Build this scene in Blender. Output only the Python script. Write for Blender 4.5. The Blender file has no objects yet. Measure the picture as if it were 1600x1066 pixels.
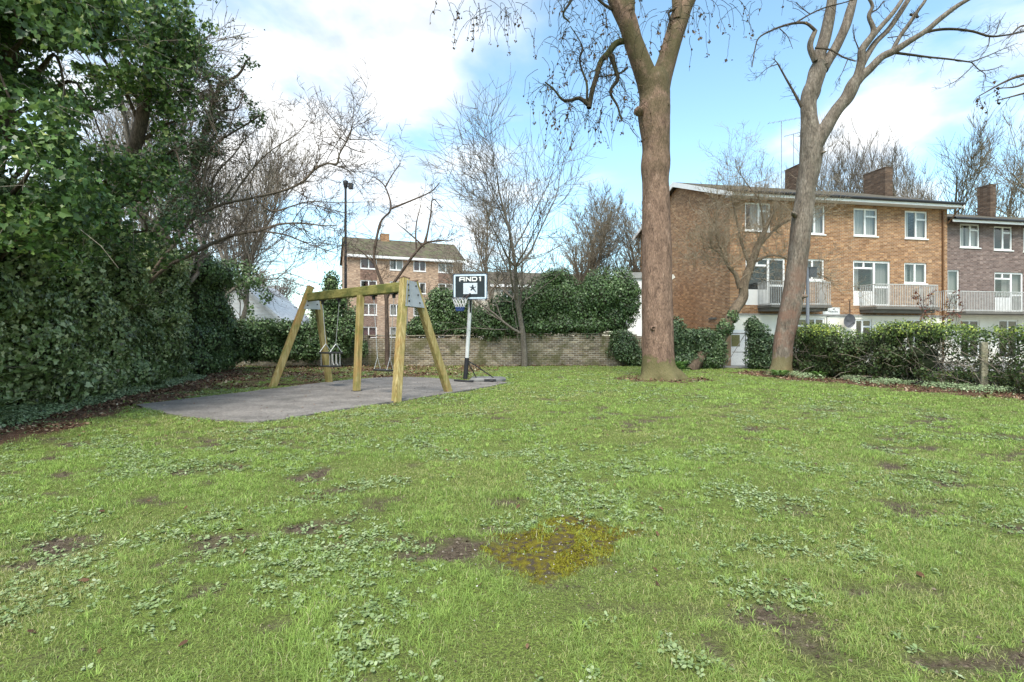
import bpy, math, random
import numpy as np
from mathutils import Vector

scene = bpy.context.scene
col = scene.collection
# ------------------------------------------------------------------ camera
EYE = 1.3
cam_d = bpy.data.cameras.new('camera'); cam = bpy.data.objects.new('camera', cam_d); col.objects.link(cam)
cam.location = (0, 0, EYE); cam.rotation_euler = (math.radians(90), 0, 0)
cam_d.lens = 18.0; cam_d.sensor_width = 36.0; cam_d.shift_y = -3 / 1600
cam_d.clip_end = 2000; cam_d.clip_start = .05
scene.camera = cam
scene.view_settings.view_transform = 'Standard'; scene.view_settings.look = 'None'
scene.view_settings.gamma = 1.0
scene.view_settings.exposure = 1.68
# ------------------------------------------------------------------ light
SUN_EL = math.radians(54); SUN_AZ = math.radians(192)   # azimuth clockwise from +Y
sun_d = bpy.data.lights.new('sun', 'SUN'); sun = bpy.data.objects.new('sun', sun_d); col.objects.link(sun)
sun_d.energy = 1.7; sun_d.angle = math.radians(26); sun_d.color = (1, .95, .87)
sdir = Vector((math.sin(SUN_AZ) * math.cos(SUN_EL), math.cos(SUN_AZ) * math.cos(SUN_EL), math.sin(SUN_EL)))
sun.rotation_euler = sdir.to_track_quat('Z', 'Y').to_euler(); sun.location = (0, -20, 40)

w = bpy.data.worlds.new('World'); scene.world = w; w.use_nodes = True
nt = w.node_tree; nt.nodes.clear()
def wn(t, **k):
    n = nt.nodes.new(t)
    for a, v in k.items(): setattr(n, a, v)
    return n
def lk(a, b): nt.links.new(a, b)
out = wn('ShaderNodeOutputWorld'); bg = wn('ShaderNodeBackground'); lk(bg.outputs[0], out.inputs[0])
sky = wn('ShaderNodeTexSky', sky_type='NISHITA', sun_disc=False, sun_elevation=SUN_EL, sun_rotation=SUN_AZ)
sky.air_density = 1.0; sky.dust_density = .6; sky.ozone_density = 2.0
bg.inputs[1].default_value = .15
tc = wn('ShaderNodeTexCoord'); sep = wn('ShaderNodeSeparateXYZ'); lk(tc.outputs['Generated'], sep.inputs[0])
def math_(op, a, b=None, clamp=False):
    m = wn('ShaderNodeMath', operation=op); m.use_clamp = clamp
    for i, v in enumerate((a, b)):
        if v is None: continue
        if isinstance(v, (int, float)): m.inputs[i].default_value = v
        else: lk(v, m.inputs[i])
    return m.outputs[0]
# the cloud layer: noise laid on a cloud plane overhead
den = math_('ADD', math_('MAXIMUM', sep.outputs[2], 0.0), .22)
cx = math_('DIVIDE', sep.outputs[0], den); cy = math_('DIVIDE', sep.outputs[1], den)
cmb = wn('ShaderNodeCombineXYZ'); lk(cx, cmb.inputs[0]); lk(cy, cmb.inputs[1])
no = wn('ShaderNodeTexNoise'); no.inputs['Scale'].default_value = 1.5; no.inputs['Detail'].default_value = 7
no.inputs['Roughness'].default_value = .52; no.inputs['Distortion'].default_value = .5
lk(cmb.outputs[0], no.inputs['Vector'])
no2 = wn('ShaderNodeTexNoise'); no2.inputs['Scale'].default_value = 4.0; no2.inputs['Detail'].default_value = 8
lk(cmb.outputs[0], no2.inputs['Vector'])
def dirv(px, py):
    v = Vector(((px - 800) / 800, 1, (530 - py) / 800)); v.normalize(); return v
acc = math_('ADD', math_('MULTIPLY', no.outputs[0], 1.75), -.22)
acc = math_('ADD', acc, math_('MULTIPLY', no2.outputs[0], .45))
# cloud banks by compass direction: (towards, tightness, amount)
for (px, py, tight, amt) in ((520, 150, 15, .24), (650, 10, 14, .22), (1390, 185, 40, .40), (1600, 90, 60, .22), (700, 330, 40, .20), (250, 250, 10, .25),
                             (1120, 160, 12, -.30), (1530, 230, 60, -.22), (1480, 60, 50, -.2), (1250, 60, 50, -.15), (650, 200, 90, -.16), (740, 130, 90, -.12), (800, 90, 20, -.10), (950, 60, 30, -.1), (1500, 200, 90, -.12), (430, 390, 60, -.34), (560, 330, 90, -.12), (880, 280, 40, -.12)):
    dp = wn('ShaderNodeVectorMath', operation='DOT_PRODUCT'); lk(tc.outputs['Generated'], dp.inputs[0]); dp.inputs[1].default_value = dirv(px, py)
    g = math_('POWER', math_('MAXIMUM', dp.outputs['Value'], 0.0), float(tight) * 4)
    acc = math_('ADD', acc, math_('MULTIPLY', g, amt))
mr = wn('ShaderNodeMapRange', interpolation_type='SMOOTHSTEP'); mr.inputs[1].default_value = .70; mr.inputs[2].default_value = 1.26
lk(acc, mr.inputs[0])
mixc = wn('ShaderNodeMix', data_type='RGBA')
lk(mr.outputs[0], mixc.inputs['Factor'])
blu = wn('ShaderNodeMix', data_type='RGBA', blend_type='MULTIPLY'); blu.inputs['Factor'].default_value = 1
lk(sky.outputs[0], blu.inputs['A']); blu.inputs['B'].default_value = (.74, .82, .73, 1)
lk(blu.outputs['Result'], mixc.inputs['A']); cr = wn('ShaderNodeValToRGB'); cr.color_ramp.elements[0].position = .36; cr.color_ramp.elements[0].color = (2.0, 2.1, 2.25, 1); cr.color_ramp.elements[1].position = .60; cr.color_ramp.elements[1].color = (3.1, 3.12, 3.1, 1); lk(no2.outputs[0], cr.inputs[0]); lk(cr.outputs[0], mixc.inputs['B'])
lk(mixc.outputs['Result'], bg.inputs[0])

# ------------------------------------------------------------------ helpers
OFF = {}
def P(px, py, Y): return np.array([(px - 800) / 800 * Y, Y, EYE + (530 - py) / 800 * Y])
def G(px, py):
    Y = 800 * EYE / (py - 530); return np.array([(px - 800) / 800 * Y, Y, 0.0])
def G2(px, Y): return np.array([(px - 800) / 800 * Y, Y])

def tag(o, label=None, cat=None, group=None, kind=None):
    if label: o['label'] = label
    if cat: o['category'] = cat
    if group: o['group'] = group
    if kind: o['kind'] = kind
    return o
def thing(name, label, cat, loc=(0, 0, 0), rz=0, group=None, local=False):
    o = bpy.data.objects.new(name, None); col.objects.link(o); o.location = [float(v) for v in loc]; o.rotation_euler = (0, 0, rz)
    o.empty_display_size = .3
    OFF[o.name] = np.zeros(3) if local else np.array([float(v) for v in loc])
    return tag(o, label, cat, group)

class MB:
    def __init__(s): s.v = []; s.f = []; s.n = 0
    def add(s, verts, faces, var=None, smooth=False):
        verts = np.asarray(verts, dtype=np.float64).reshape(-1, 3); faces = np.asarray(faces, dtype=np.int64)
        if len(faces) == 0: return
        var = np.zeros(len(faces)) if var is None else np.broadcast_to(var, (len(faces),))
        s.v.append(verts); s.f.append((faces + s.n, np.array(var, dtype=np.float32), smooth)); s.n += len(verts)
    def box(s, x0, x1, y0, y1, z0, z1, var=None):
        v = [(x, y, z) for z in (z0, z1) for y in (y0, y1) for x in (x0, x1)]
        s.add(v, [(0, 2, 3, 1), (4, 5, 7, 6), (0, 1, 5, 4), (2, 6, 7, 3), (0, 4, 6, 2), (1, 3, 7, 5)], var)
    def quad(s, a, b, c, d, var=None): s.add([a, b, c, d], [(0, 1, 2, 3)], var)
    def beam(s, a, b, wx, wy, up=(0, 0, 1), bev=.0, var=None):
        """square-section timber / bar from a to b, wx across, wy along 'up' cross"""
        a = np.array(a, float); b = np.array(b, float); d = b - a; L = np.linalg.norm(d); d /= L
        up = np.array(up, float); sx = np.cross(d, up); sx /= np.linalg.norm(sx); sy = np.cross(sx, d)
        hx, hy = wx / 2, wy / 2
        if bev > 0:
            c = [(-hx + bev, -hy), (hx - bev, -hy), (hx, -hy + bev), (hx, hy - bev), (hx - bev, hy), (-hx + bev, hy), (-hx, hy - bev), (-hx, -hy + bev)]
        else: c = [(-hx, -hy), (hx, -hy), (hx, hy), (-hx, hy)]
        n = len(c); v = [a + sx * p + sy * q for p, q in c] + [b + sx * p + sy * q for p, q in c]
        s.add(v, [(i, (i + 1) % n, n + (i + 1) % n, n + i) for i in range(n)], var)
        s.add(v, [tuple(range(n))[::-1], tuple(range(n, 2 * n))], var)
    def tube(s, pts, rad, n=6, var=None, cap=False, noise=None):
        pts = np.asarray(pts, float); m = len(pts); rad = np.broadcast_to(np.asarray(rad, float), (m,))
        t = np.gradient(pts, axis=0); t /= (np.linalg.norm(t, axis=1)[:, None] + 1e-9)
        ref = np.array([0., 0, 1]) if abs(t[0, 2]) < .8 else np.array([1., 0, 0])
        u = ref - t * (t @ ref)[:, None]; ul = np.linalg.norm(u, axis=1)
        for i in range(m):
            if ul[i] < .25:
                p = u[i - 1] if i else np.array([0., 1, 0]); u[i] = p - t[i] * (t[i] @ p)
            u[i] /= np.linalg.norm(u[i]) + 1e-9
            if i and u[i] @ u[i - 1] < 0: u[i] = -u[i]
        w_ = np.cross(t, u); a = np.arange(n) / n * 2 * math.pi
        R = rad[:, None] * (np.ones((m, n)) if noise is None else noise)
        v = pts[:, None] + R[..., None] * (np.cos(a)[None, :, None] * u[:, None] + np.sin(a)[None, :, None] * w_[:, None])
        i = np.arange(m - 1)[:, None] * n; j = np.arange(n)[None]; k = (j + 1) % n
        f = np.stack([i + j, i + k, i + n + k, i + n + j], -1).reshape(-1, 4)
        s.add(v.reshape(-1, 3), f, var, True)
        if cap:
            s.add(v[0], [tuple(range(n))[::-1]], var); s.add(v[-1], [tuple(range(n))], var)
    def build(s, name, mat, parent=None, loc=None):
        me = bpy.data.meshes.new(name)
        V = np.concatenate(s.v) if s.v else np.zeros((0, 3))
        off = OFF[parent.name] if parent is not None else (np.array(loc, float) if loc is not None else np.zeros(3))
        V = (V - off).astype(np.float32)
        loops = []; starts = []; var = []; sm = []; c = 0
        for f, vr, smooth in s.f:
            k = f.shape[1]; loops.append(f.ravel()); starts.append(c + np.arange(len(f)) * k); c += f.size
            var.append(vr); sm.append(np.full(len(f), smooth))
        loops = np.concatenate(loops).astype(np.int32); starts = np.concatenate(starts).astype(np.int32)
        me.vertices.add(len(V)); me.vertices.foreach_set('co', V.ravel())
        me.loops.add(len(loops)); me.loops.foreach_set('vertex_index', loops)
        me.polygons.add(len(starts)); me.polygons.foreach_set('loop_start', starts)
        me.polygons.foreach_set('use_smooth', np.concatenate(sm))
        at = me.attributes.new('var', 'FLOAT', 'FACE'); at.data.foreach_set('value', np.concatenate(var))
        me.update(calc_edges=True)
        if isinstance(mat, (list, tuple)):
            for m_ in mat: me.materials.append(m_)
        else: me.materials.append(mat)
        o = bpy.data.objects.new(name, me); col.objects.link(o)
        if parent is not None: o.parent = parent; OFF[o.name] = off
        elif loc is not None: o.location = [float(q) for q in loc]; OFF[o.name] = off
        else: OFF[o.name] = off
        return o

def crspline(pts, n=6):
    """Catmull-Rom through rows of (x,y,z,r)"""
    p = np.asarray(pts, float)
    if len(p) < 3: return np.array([p[0] + (p[-1] - p[0]) * t for t in np.linspace(0, 1, n + 1)])
    p = np.vstack([2 * p[0] - p[1], p, 2 * p[-1] - p[-2]]); o = []
    for i in range(1, len(p) - 2):
        a, b, c, d = p[i - 1], p[i], p[i + 1], p[i + 2]
        for k in range(n):
            t = k / n; o.append(.5 * (2 * b + (c - a) * t + (2 * a - 5 * b + 4 * c - d) * t * t + (3 * b - a - 3 * c + d) * t ** 3))
    o.append(p[-2]); return np.array(o)

def vnoise(x, y, scale, seed=0):
    rng = np.random.RandomState(seed); T = rng.rand(256, 256)
    x = np.asarray(x) / scale + 91.3; y = np.asarray(y) / scale + 57.7
    xi = np.floor(x).astype(int); yi = np.floor(y).astype(int); fx = x - xi; fy = y - yi
    fx = fx * fx * (3 - 2 * fx); fy = fy * fy * (3 - 2 * fy)
    a = T[xi % 256, yi % 256]; b = T[(xi + 1) % 256, yi % 256]; c = T[xi % 256, (yi + 1) % 256]; d = T[(xi + 1) % 256, (yi + 1) % 256]
    return (a * (1 - fx) + b * fx) * (1 - fy) + (c * (1 - fx) + d * fx) * fy
def fbm(x, y, scale, seed=0, o=4):
    s = 0; a = .5; tot = 0
    for i in range(o): s = s + a * vnoise(x, y, scale / 2 ** i, seed + i * 7); tot += a; a *= .55
    return s / tot
def inpoly(x, y, poly):
    x = np.asarray(x); y = np.asarray(y); r = np.zeros(x.shape, bool); j = len(poly) - 1
    for i in range(len(poly)):
        xi, yi = poly[i]; xj, yj = poly[j]
        c = ((yi > y) != (yj > y)) & (x < (xj - xi) * (y - yi) / (yj - yi + 1e-12) + xi); r ^= c; j = i
    return r
def distline(x, y, line):
    d = np.full(np.shape(x), 1e9)
    for (ax, ay), (bx, by) in zip(line[:-1], line[1:]):
        L2 = (bx - ax) ** 2 + (by - ay) ** 2; t = np.clip(((x - ax) * (bx - ax) + (y - ay) * (by - ay)) / L2, 0, 1)
        d = np.minimum(d, np.hypot(x - ax - t * (bx - ax), y - ay - t * (by - ay)))
    return d

# ------------------------------------------------------------------ materials
def mat(name):
    m = bpy.data.materials.new(name); m.use_nodes = True; n = m.node_tree
    b = n.nodes['Principled BSDF']; return m, n, b
def nd(n, t, **k):
    x = n.nodes.new(t)
    for a, v in k.items():
        if a.startswith('i_'): x.inputs[a[2:].replace('_', ' ')].default_value = v
        else: setattr(x, a, v)
    return x
def ramp(n, fac, stops, interp='LINEAR'):
    r = n.nodes.new('ShaderNodeValToRGB'); r.color_ramp.interpolation = interp
    e = r.color_ramp.elements
    while len(e) < len(stops): e.new(.5)
    for i, (p, c) in enumerate(stops): e[i].position = p; e[i].color = (*c, 1)
    n.links.new(fac, r.inputs[0]); return r.outputs[0]
def mixn(n, f, a, b, mode='MIX'):
    m = n.nodes.new('ShaderNodeMix'); m.data_type = 'RGBA'; m.blend_type = mode
    for s_, v in (('Factor', f), ('A', a), ('B', b)):
        if isinstance(v, (int, float)): m.inputs[s_].default_value = v
        elif isinstance(v, tuple): m.inputs[s_].default_value = (*v, 1)
        else: n.links.new(v, m.inputs[s_])
    return m.outputs['Result']
def noise(n, scale, detail=4, rough=.5, vec=None, dist=0):
    x = nd(n, 'ShaderNodeTexNoise'); x.inputs['Scale'].default_value = scale; x.inputs['Detail'].default_value = detail
    x.inputs['Roughness'].default_value = rough; x.inputs['Distortion'].default_value = dist
    if vec is None:
        tcn = n.nodes.new('ShaderNodeTexCoord'); vec = tcn.outputs['Object']
    n.links.new(vec, x.inputs['Vector']); return x.outputs['Fac']
def bump(n, b, h, strength=.4, dist=.02):
    x = nd(n, 'ShaderNodeBump'); x.inputs['Strength'].default_value = strength; x.inputs['Distance'].default_value = dist
    n.links.new(h, x.inputs['Height']); n.links.new(x.outputs[0], b.inputs['Normal'])
def mapping(n, scale=(1, 1, 1), rot=(0, 0, 0)):
    t = n.nodes.new('ShaderNodeTexCoord'); m = n.nodes.new('ShaderNodeMapping'); m.inputs['Scale'].default_value = scale; m.inputs['Rotation'].default_value = rot
    n.links.new(t.outputs['Object'], m.inputs[0]); return m.outputs[0]

def m_plain(name, c, rough=.6, metal=0, nscale=None, namt=.25, c2=None, bumps=0):
    m, n, b = mat(name); b.inputs['Roughness'].default_value = rough; b.inputs['Metallic'].default_value = metal
    b.inputs['Specular IOR Level'].default_value = .3
    if c2 is None: c2 = tuple(v * (1 - namt) for v in c)
    f = noise(n, nscale or 6, 5, .6); n.links.new(ramp(n, f, [(.35, c2), (.65, c)]), b.inputs['Base Color'])
    if bumps: bump(n, b, f, bumps, .01)
    return m
def m_leaf(name, stops, rough=.4, trans=.25, spec=.5, big=None):
    """per-leaf colour from the face attribute"""
    m, n, b = mat(name); a = nd(n, 'ShaderNodeAttribute', attribute_name='var')
    c = ramp(n, a.outputs['Fac'], stops)
    if big:
        f = noise(n, big, 3, .5); c = mixn(n, ramp(n, f, [(.3, (0, 0, 0)), (.7, (1, 1, 1))]), mixn(n, 1.0, c, (.75, .80, .72), 'MULTIPLY'), mixn(n, 1.0, c, (1.25, 1.2, 1.1), 'MULTIPLY'))
    n.links.new(c, b.inputs['Base Color']); b.inputs['Roughness'].default_value = rough; b.inputs['Specular IOR Level'].default_value = spec
    if trans > 0:
        t = nd(n, 'ShaderNodeBsdfTranslucent'); n.links.new(c, t.inputs[0]); mx = nd(n, 'ShaderNodeMixShader'); mx.inputs[0].default_value = trans
        n.links.new(b.outputs[0], mx.inputs[1]); n.links.new(t.outputs[0], mx.inputs[2]); n.links.new(mx.outputs[0], n.nodes['Material Output'].inputs[0])
    return m
def m_brick(name, c1, c2, mortar, stain, moss=None, cell=(.225, .075), patch=.5, msize=.012, bstr=.3):
    m, n, b = mat(name); t = n.nodes.new('ShaderNodeTexCoord'); s = nd(n, 'ShaderNodeSeparateXYZ'); n.links.new(t.outputs['Object'], s.inputs[0])
    ad = nd(n, 'ShaderNodeMath', operation='ADD'); n.links.new(s.outputs[0], ad.inputs[0]); n.links.new(s.outputs[1], ad.inputs[1])
    c = nd(n, 'ShaderNodeCombineXYZ'); n.links.new(ad.outputs[0], c.inputs[0]); n.links.new(s.outputs[2], c.inputs[1])
    br = nd(n, 'ShaderNodeTexBrick'); n.links.new(c.outputs[0], br.inputs['Vector']); br.inputs['Scale'].default_value = 1
    br.inputs['Brick Width'].default_value = cell[0]; br.inputs['Row Height'].default_value = cell[1]; br.inputs['Mortar Size'].default_value = msize
    br.inputs['Color1'].default_value = (*c1, 1); br.inputs['Color2'].default_value = (*c2, 1); br.inputs['Mortar'].default_value = (*mortar, 1); br.inputs['Bias'].default_value = 0
    br.inputs['Mortar Smooth'].default_value = .3
    # brick to brick variation: noise stretched to the bricks
    mp = nd(n, 'ShaderNodeMapping'); mp.inputs['Scale'].default_value = (1 / cell[0] * .9, 1 / cell[1] * .9, 1); n.links.new(c.outputs[0], mp.inputs[0])
    mp.inputs['Scale'].default_value = (1 / cell[0], 1 / cell[1], 1); fl_ = nd(n, 'ShaderNodeVectorMath', operation='FLOOR'); n.links.new(mp.outputs[0], fl_.inputs[0]); wnz = nd(n, 'ShaderNodeTexWhiteNoise', noise_dimensions='2D'); n.links.new(fl_.outputs[0], wnz.inputs['Vector']); f1 = wnz.outputs['Value']; cc = mixn(n, 1.0, br.outputs[0], ramp(n, f1, [(0, (.68, .66, .65)), (.35, (.92, .92, .92)), (.8, (1.08, 1.08, 1.06)), (1, (1.42, 1.45, 1.42))]), 'MULTIPLY')
    f2 = noise(n, patch, 4, .6); cc = mixn(n, ramp(n, f2, [(.4, (0, 0, 0)), (.75, (.7, .7, .7))]), cc, mixn(n, .8, cc, stain, 'MULTIPLY'))
    if moss:
        f3 = noise(n, 1.3, 6, .65, dist=.5); cc = mixn(n, ramp(n, f3, [(.46, (0, 0, 0)), (.62, (.75, .75, .75))]), cc, moss)
    n.links.new(cc, b.inputs['Base Color']); b.inputs['Roughness'].default_value = .9; b.inputs['Specular IOR Level'].default_value = .15
    inv = nd(n, 'ShaderNodeMath', operation='SUBTRACT'); inv.inputs[0].default_value = 1; n.links.new(br.outputs['Fac'], inv.inputs[1]); bump(n, b, inv.outputs[0], bstr, .01)
    return m
def m_bark(name, stops, scale=6, moss=None, stretch=.25, mossr=(.5, .65), bs=.6, zf=None, foot=None):
    m, n, b = mat(name); v = mapping(n, (1, 1, stretch)); f = noise(n, scale, 7, .65, v, .4); f2 = noise(n, scale * 5, 4, .6, v)
    c = ramp(n, f, stops)
    c = mixn(n, 1.0, c, ramp(n, f2, [(.3, (.55, .56, .58)), (.5, (1, 1, 1)), (.7, (1.5, 1.5, 1.5))]), 'MULTIPLY')
    if moss and zf:
        f3 = noise(n, 1.6, 6, .65); tz = n.nodes.new('ShaderNodeTexCoord'); sz = nd(n, 'ShaderNodeSeparateXYZ'); n.links.new(tz.outputs['Object'], sz.inputs[0]); mz = nd(n, 'ShaderNodeMapRange'); mz.inputs[1].default_value = zf[0]; mz.inputs[2].default_value = zf[1]; n.links.new(sz.outputs[2], mz.inputs[0])
        ml_ = nd(n, 'ShaderNodeMath', operation='MULTIPLY'); n.links.new(mz.outputs[0], ml_.inputs[0]); n.links.new(ramp(n, f3, [(mossr[0], (0, 0, 0)), (mossr[1], (.85, .85, .85))]), ml_.inputs[1]); c = mixn(n, ml_.outputs[0], c, moss)
    elif moss:
        f3 = noise(n, 1.1, 5, .6); c = mixn(n, ramp(n, f3, [(mossr[0], (0, 0, 0)), (mossr[1], (.8, .8, .8))]), c, moss)
    if foot:
        tz = n.nodes.new('ShaderNodeTexCoord'); sz = nd(n, 'ShaderNodeSeparateXYZ'); n.links.new(tz.outputs['Object'], sz.inputs[0]); f4 = nd(n, 'ShaderNodeMath', operation='MULTIPLY_ADD'); n.links.new(noise(n, 3.5, 5, .65), f4.inputs[0]); f4.inputs[1].default_value = -1.2; n.links.new(sz.outputs[2], f4.inputs[2])
        c = mixn(n, ramp(n, f4.outputs[0], [(0.0, (.8, .8, .8)), (.12, (0, 0, 0))]), c, foot)
    n.links.new(c, b.inputs['Base Color']); b.inputs['Roughness'].default_value = .9; b.inputs['Specular IOR Level'].default_value = .15
    ad = nd(n, 'ShaderNodeMath', operation='ADD'); n.links.new(f, ad.inputs[0]); n.links.new(f2, ad.inputs[1]); bump(n, b, ad.outputs[0], bs, .03)
    return m

# ------------------------------------------------------------------ site layout 
LEFT_HEDGE = [(-7.2, 4.6), (-8.1, 7.7), (-8.8, 9.8), (-9.6, 12.6), (-10.2, 14.8), (-11.0, 17.4), (-12.9, 21.0)]     # foot of the ivy on the left
RIGHT_HEDGE = [(10.3, 19.0), (12.9, 10.0), (13.6, 7.5)]
WALL_Y = 24.9
PAD = [tuple(G(px, py)[:2]) for px, py in ((212, 634), (262, 648), (330, 657), (400, 660), (470, 652), (560, 637), (640, 625), (720, 612), (775, 603), (790, 598),
       (740, 596), (700, 593), (640, 590), (590, 591), (520, 597), (430, 608), (330, 620))]
MOSS_C = G(885, 852)[:2]
def moss_mask(x, y):
    d = np.hypot((x - MOSS_C[0]) / .46, (y - MOSS_C[1]) / .42)
    return np.clip((1.05 - d + (fbm(x, y, .28, 5) - .5) * 2.1) * 3, 0, 1)
def soil_patch(x, y):
    p = G(712, 868); d = np.hypot((x - p[0]) / .40, (y - p[1]) / .26)
    return np.clip((.9 - d + (fbm(x, y, .2, 9) - .5) * 2.2) * 2.5, 0, 1)
def litter_mask(x, y):
    d = distline(x, y, LEFT_HEDGE); n = fbm(x, y, .8, 21)
    side = x < np.interp(y, [q[1] for q in LEFT_HEDGE], [q[0] for q in LEFT_HEDGE])
    a = np.clip((1.55 + .5 * np.clip((y - 6) / 5, 0, 1) - d + (n - .5) * 1.3) * 2.5, 0, 1); a = np.where(side, 1, a)
    # the strip between the play surface and the back hedge / wall
    padback = np.interp(x, [-9, -7.5, -6, -4.3, -2.6, -.8, -.2], [12, 13.2, 14.3, 16.2, 17.6, 16.4, 16.])
    far = (x < -.6) & (y > padback); b = np.clip(.72 + (n - .5) * 2.2 - np.clip((x + 3.5) / 3, 0, 1) * .55, 0, 1); a = np.where(far, np.maximum(a, b), a)
    a = np.maximum(a, np.clip((y - WALL_Y + .55 + (n - .5) * 1.2) * 2, 0, 1) * (x < 7))
    return a
def dirt_mask(x, y):
    d = distline(x, y, RIGHT_HEDGE); n = fbm(x, y, .7, 33)
    a = np.clip((2.15 - d + (n - .5) * 1.7) * 2.2, 0, 1)
    a = np.maximum(a, np.clip((1.25 - np.hypot(x - 9.6, (y - 18.3)) + (n - .5) * 1.2) * 2, 0, 1))
    a = np.maximum(a, .85 * np.clip((1.75 - np.hypot(x - 4.85, (y - 16.7)) + (n - .5) * 1.2) * 2, 0, 1))
    return a
def bare_mask(x, y):
    n = fbm(x * .8, y * 1.25, .36, 41, 5); big = fbm(x, y, 2.6, 77, 2)
    thr = .622 + .03 * np.clip((3.6 - y) / 1.5, 0, 1) - .045 * np.clip((x + .2) / 2.5, 0, 1) * np.clip((13 - y) / 5, 0, 1) - .05 * np.clip(-x - 2, 0, 1) * np.clip((y - 4) / 2, 0, 1) - (big - .5) * .22
    return np.clip((n - thr) * 6.5, 0, 1)
def ground_z(x, y):
    bm = bare_mask(x, y); z = (fbm(x, y, 1.4, 3, 3) - .5) * .05 + (fbm(x, y, .25, 13, 2) - .5) * .022 - bm * .018 + bm * (fbm(x, y, .09, 23, 2) - .5) * .03
    return np.where(inpoly(x, y, PAD), -.03, z)
# ------------------------------------------------------------------ ground
def build_ground():
    def axis(lo, hi, far0, far1, step):
        mid = np.arange(lo, hi + 1e-6, step); k = np.array([1, 3, 7, 15, 40, 100, 300.])
        return np.concatenate([(lo - k)[::-1], mid, hi + k])
    xs = axis(-14, 15, 0, 0, .07); ys = axis(.8, 26, 0, 0, .07)
    X, Y = np.meshgrid(xs, ys, indexing='xy'); Z = ground_z(X, Y); nx = len(xs); ny = len(ys)
    i = np.arange(ny - 1)[:, None] * nx; j = np.arange(nx - 1)[None]
    f = np.stack([i + j, i + j + 1, i + nx + j + 1, i + nx + j], -1).reshape(-1, 4)
    mb = MB(); mb.add(np.stack([X, Y, Z], -1).reshape(-1, 3), f, None, True)
    m, n, b = mat('lawn_soil')
    at = nd(n, 'ShaderNodeAttribute', attribute_name='mask'); sp = nd(n, 'ShaderNodeSeparateColor'); n.links.new(at.outputs['Color'], sp.inputs[0])
    f1 = noise(n, 3, 6, .65); f2 = noise(n, 30, 6, .7); f3 = noise(n, 120, 3, .6)
    f5 = noise(n, 75, 5, .75); green = ramp(n, f5, [(.3, (.045, .04, .02)), (.42, (.09, .10, .032)), (.55, (.16, .21, .045)), (.7, (.26, .34, .08))])
    soil = ramp(n, f2, [(.3, (.05, .036, .024)), (.5, (.105, .08, .054)), (.72, (.21, .165, .115))])
    litter = ramp(n, f2, [(.28, (.035, .02, .013)), (.48, (.11, .062, .038)), (.62, (.20, .12, .08)), (.75, (.34, .25, .17))])
    moss = ramp(n, noise(n, 22, 5, .6), [(.40, (.085, .065, .045)), (.50, (.13, .105, .02)), (.66, (.21, .18, .02))])
    c = mixn(n, sp.outputs[0], green, soil); c = mixn(n, sp.outputs[1], c, litter); c = mixn(n, sp.outputs[2], c, moss)
    n.links.new(c, b.inputs['Base Color']); b.inputs['Roughness'].default_value = .95; b.inputs['Specular IOR Level'].default_value = .1
    ad = nd(n, 'ShaderNodeMath', operation='ADD'); n.links.new(f2, ad.inputs[0]); n.links.new(f3, ad.inputs[1]); bump(n, b, ad.outputs[0], .8, .02)
    o = mb.build('lawn', m); tag(o, kind='structure')
    x = X.ravel(); y = Y.ravel()
    R = np.maximum(np.maximum(bare_mask(x, y), soil_patch(x, y)), dirt_mask(x, y) * .6); Gm = np.maximum(litter_mask(x, y), dirt_mask(x, y)); B = moss_mask(x, y)
    ca = o.data.color_attributes.new('mask', 'FLOAT_COLOR', 'POINT')
    ca.data.foreach_set('color', np.stack([R, Gm, B, np.ones_like(R)], -1).astype(np.float32).ravel())
build_ground()

# play surface: worn tarmac pad, a thin slab
def build_pad():
    pts = crspline([(x, y, 0) for x, y in PAD] + [(PAD[0][0], PAD[0][1], 0)], 5)[:-1]
    rng = np.random.RandomState(4); pts[:, :2] += rng.normal(0, .02, (len(pts), 2)); n_ = len(pts)
    mb = MB(); top = np.c_[pts[:, :2], np.full(n_, .022)]; bot = np.c_[pts[:, :2], np.full(n_, -.06)]
    mb.add(np.vstack([top, bot]), [tuple(range(n_))[::1]]); 
    mb.add(np.vstack([top, bot]), [(i, n_ + i, n_ + (i + 1) % n_, (i + 1) % n_) for i in range(n_)])
    m, n, b = mat('worn_tarmac'); f = noise(n, 1.6, 6, .65); f2 = noise(n, 26, 6, .85)
    c = ramp(n, f, [(.3, (.115, .105, .09)), (.5, (.185, .165, .145)), (.7, (.26, .235, .205))])
    c = mixn(n, 1.0, c, ramp(n, f2, [(.35, (.4, .4, .4)), (.5, (1.0, 1.0, 1.0)), (.62, (1.25, 1.25, 1.25)), (.70, (2.2, 2.2, 2.1))]), 'MULTIPLY')
    n.links.new(c, b.inputs['Base Color']); b.inputs['Roughness'].default_value = .85; bump(n, b, f2, .6, .01)
    o = mb.build('play_surface', m); tag(o, kind='structure')
build_pad()
# yard beyond the fence line and the far ground
def build_yard():
    mb = MB(); mb.add([(7.2, 23.2, .03), (60, 8, .03), (60, 40, .03), (7.2, 40, .03)], [(0, 1, 2, 3)])
    tag(mb.build('yard_paving', m_plain('yard_concrete', (.26, .25, .23), .9, nscale=2)), kind='structure')
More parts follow.
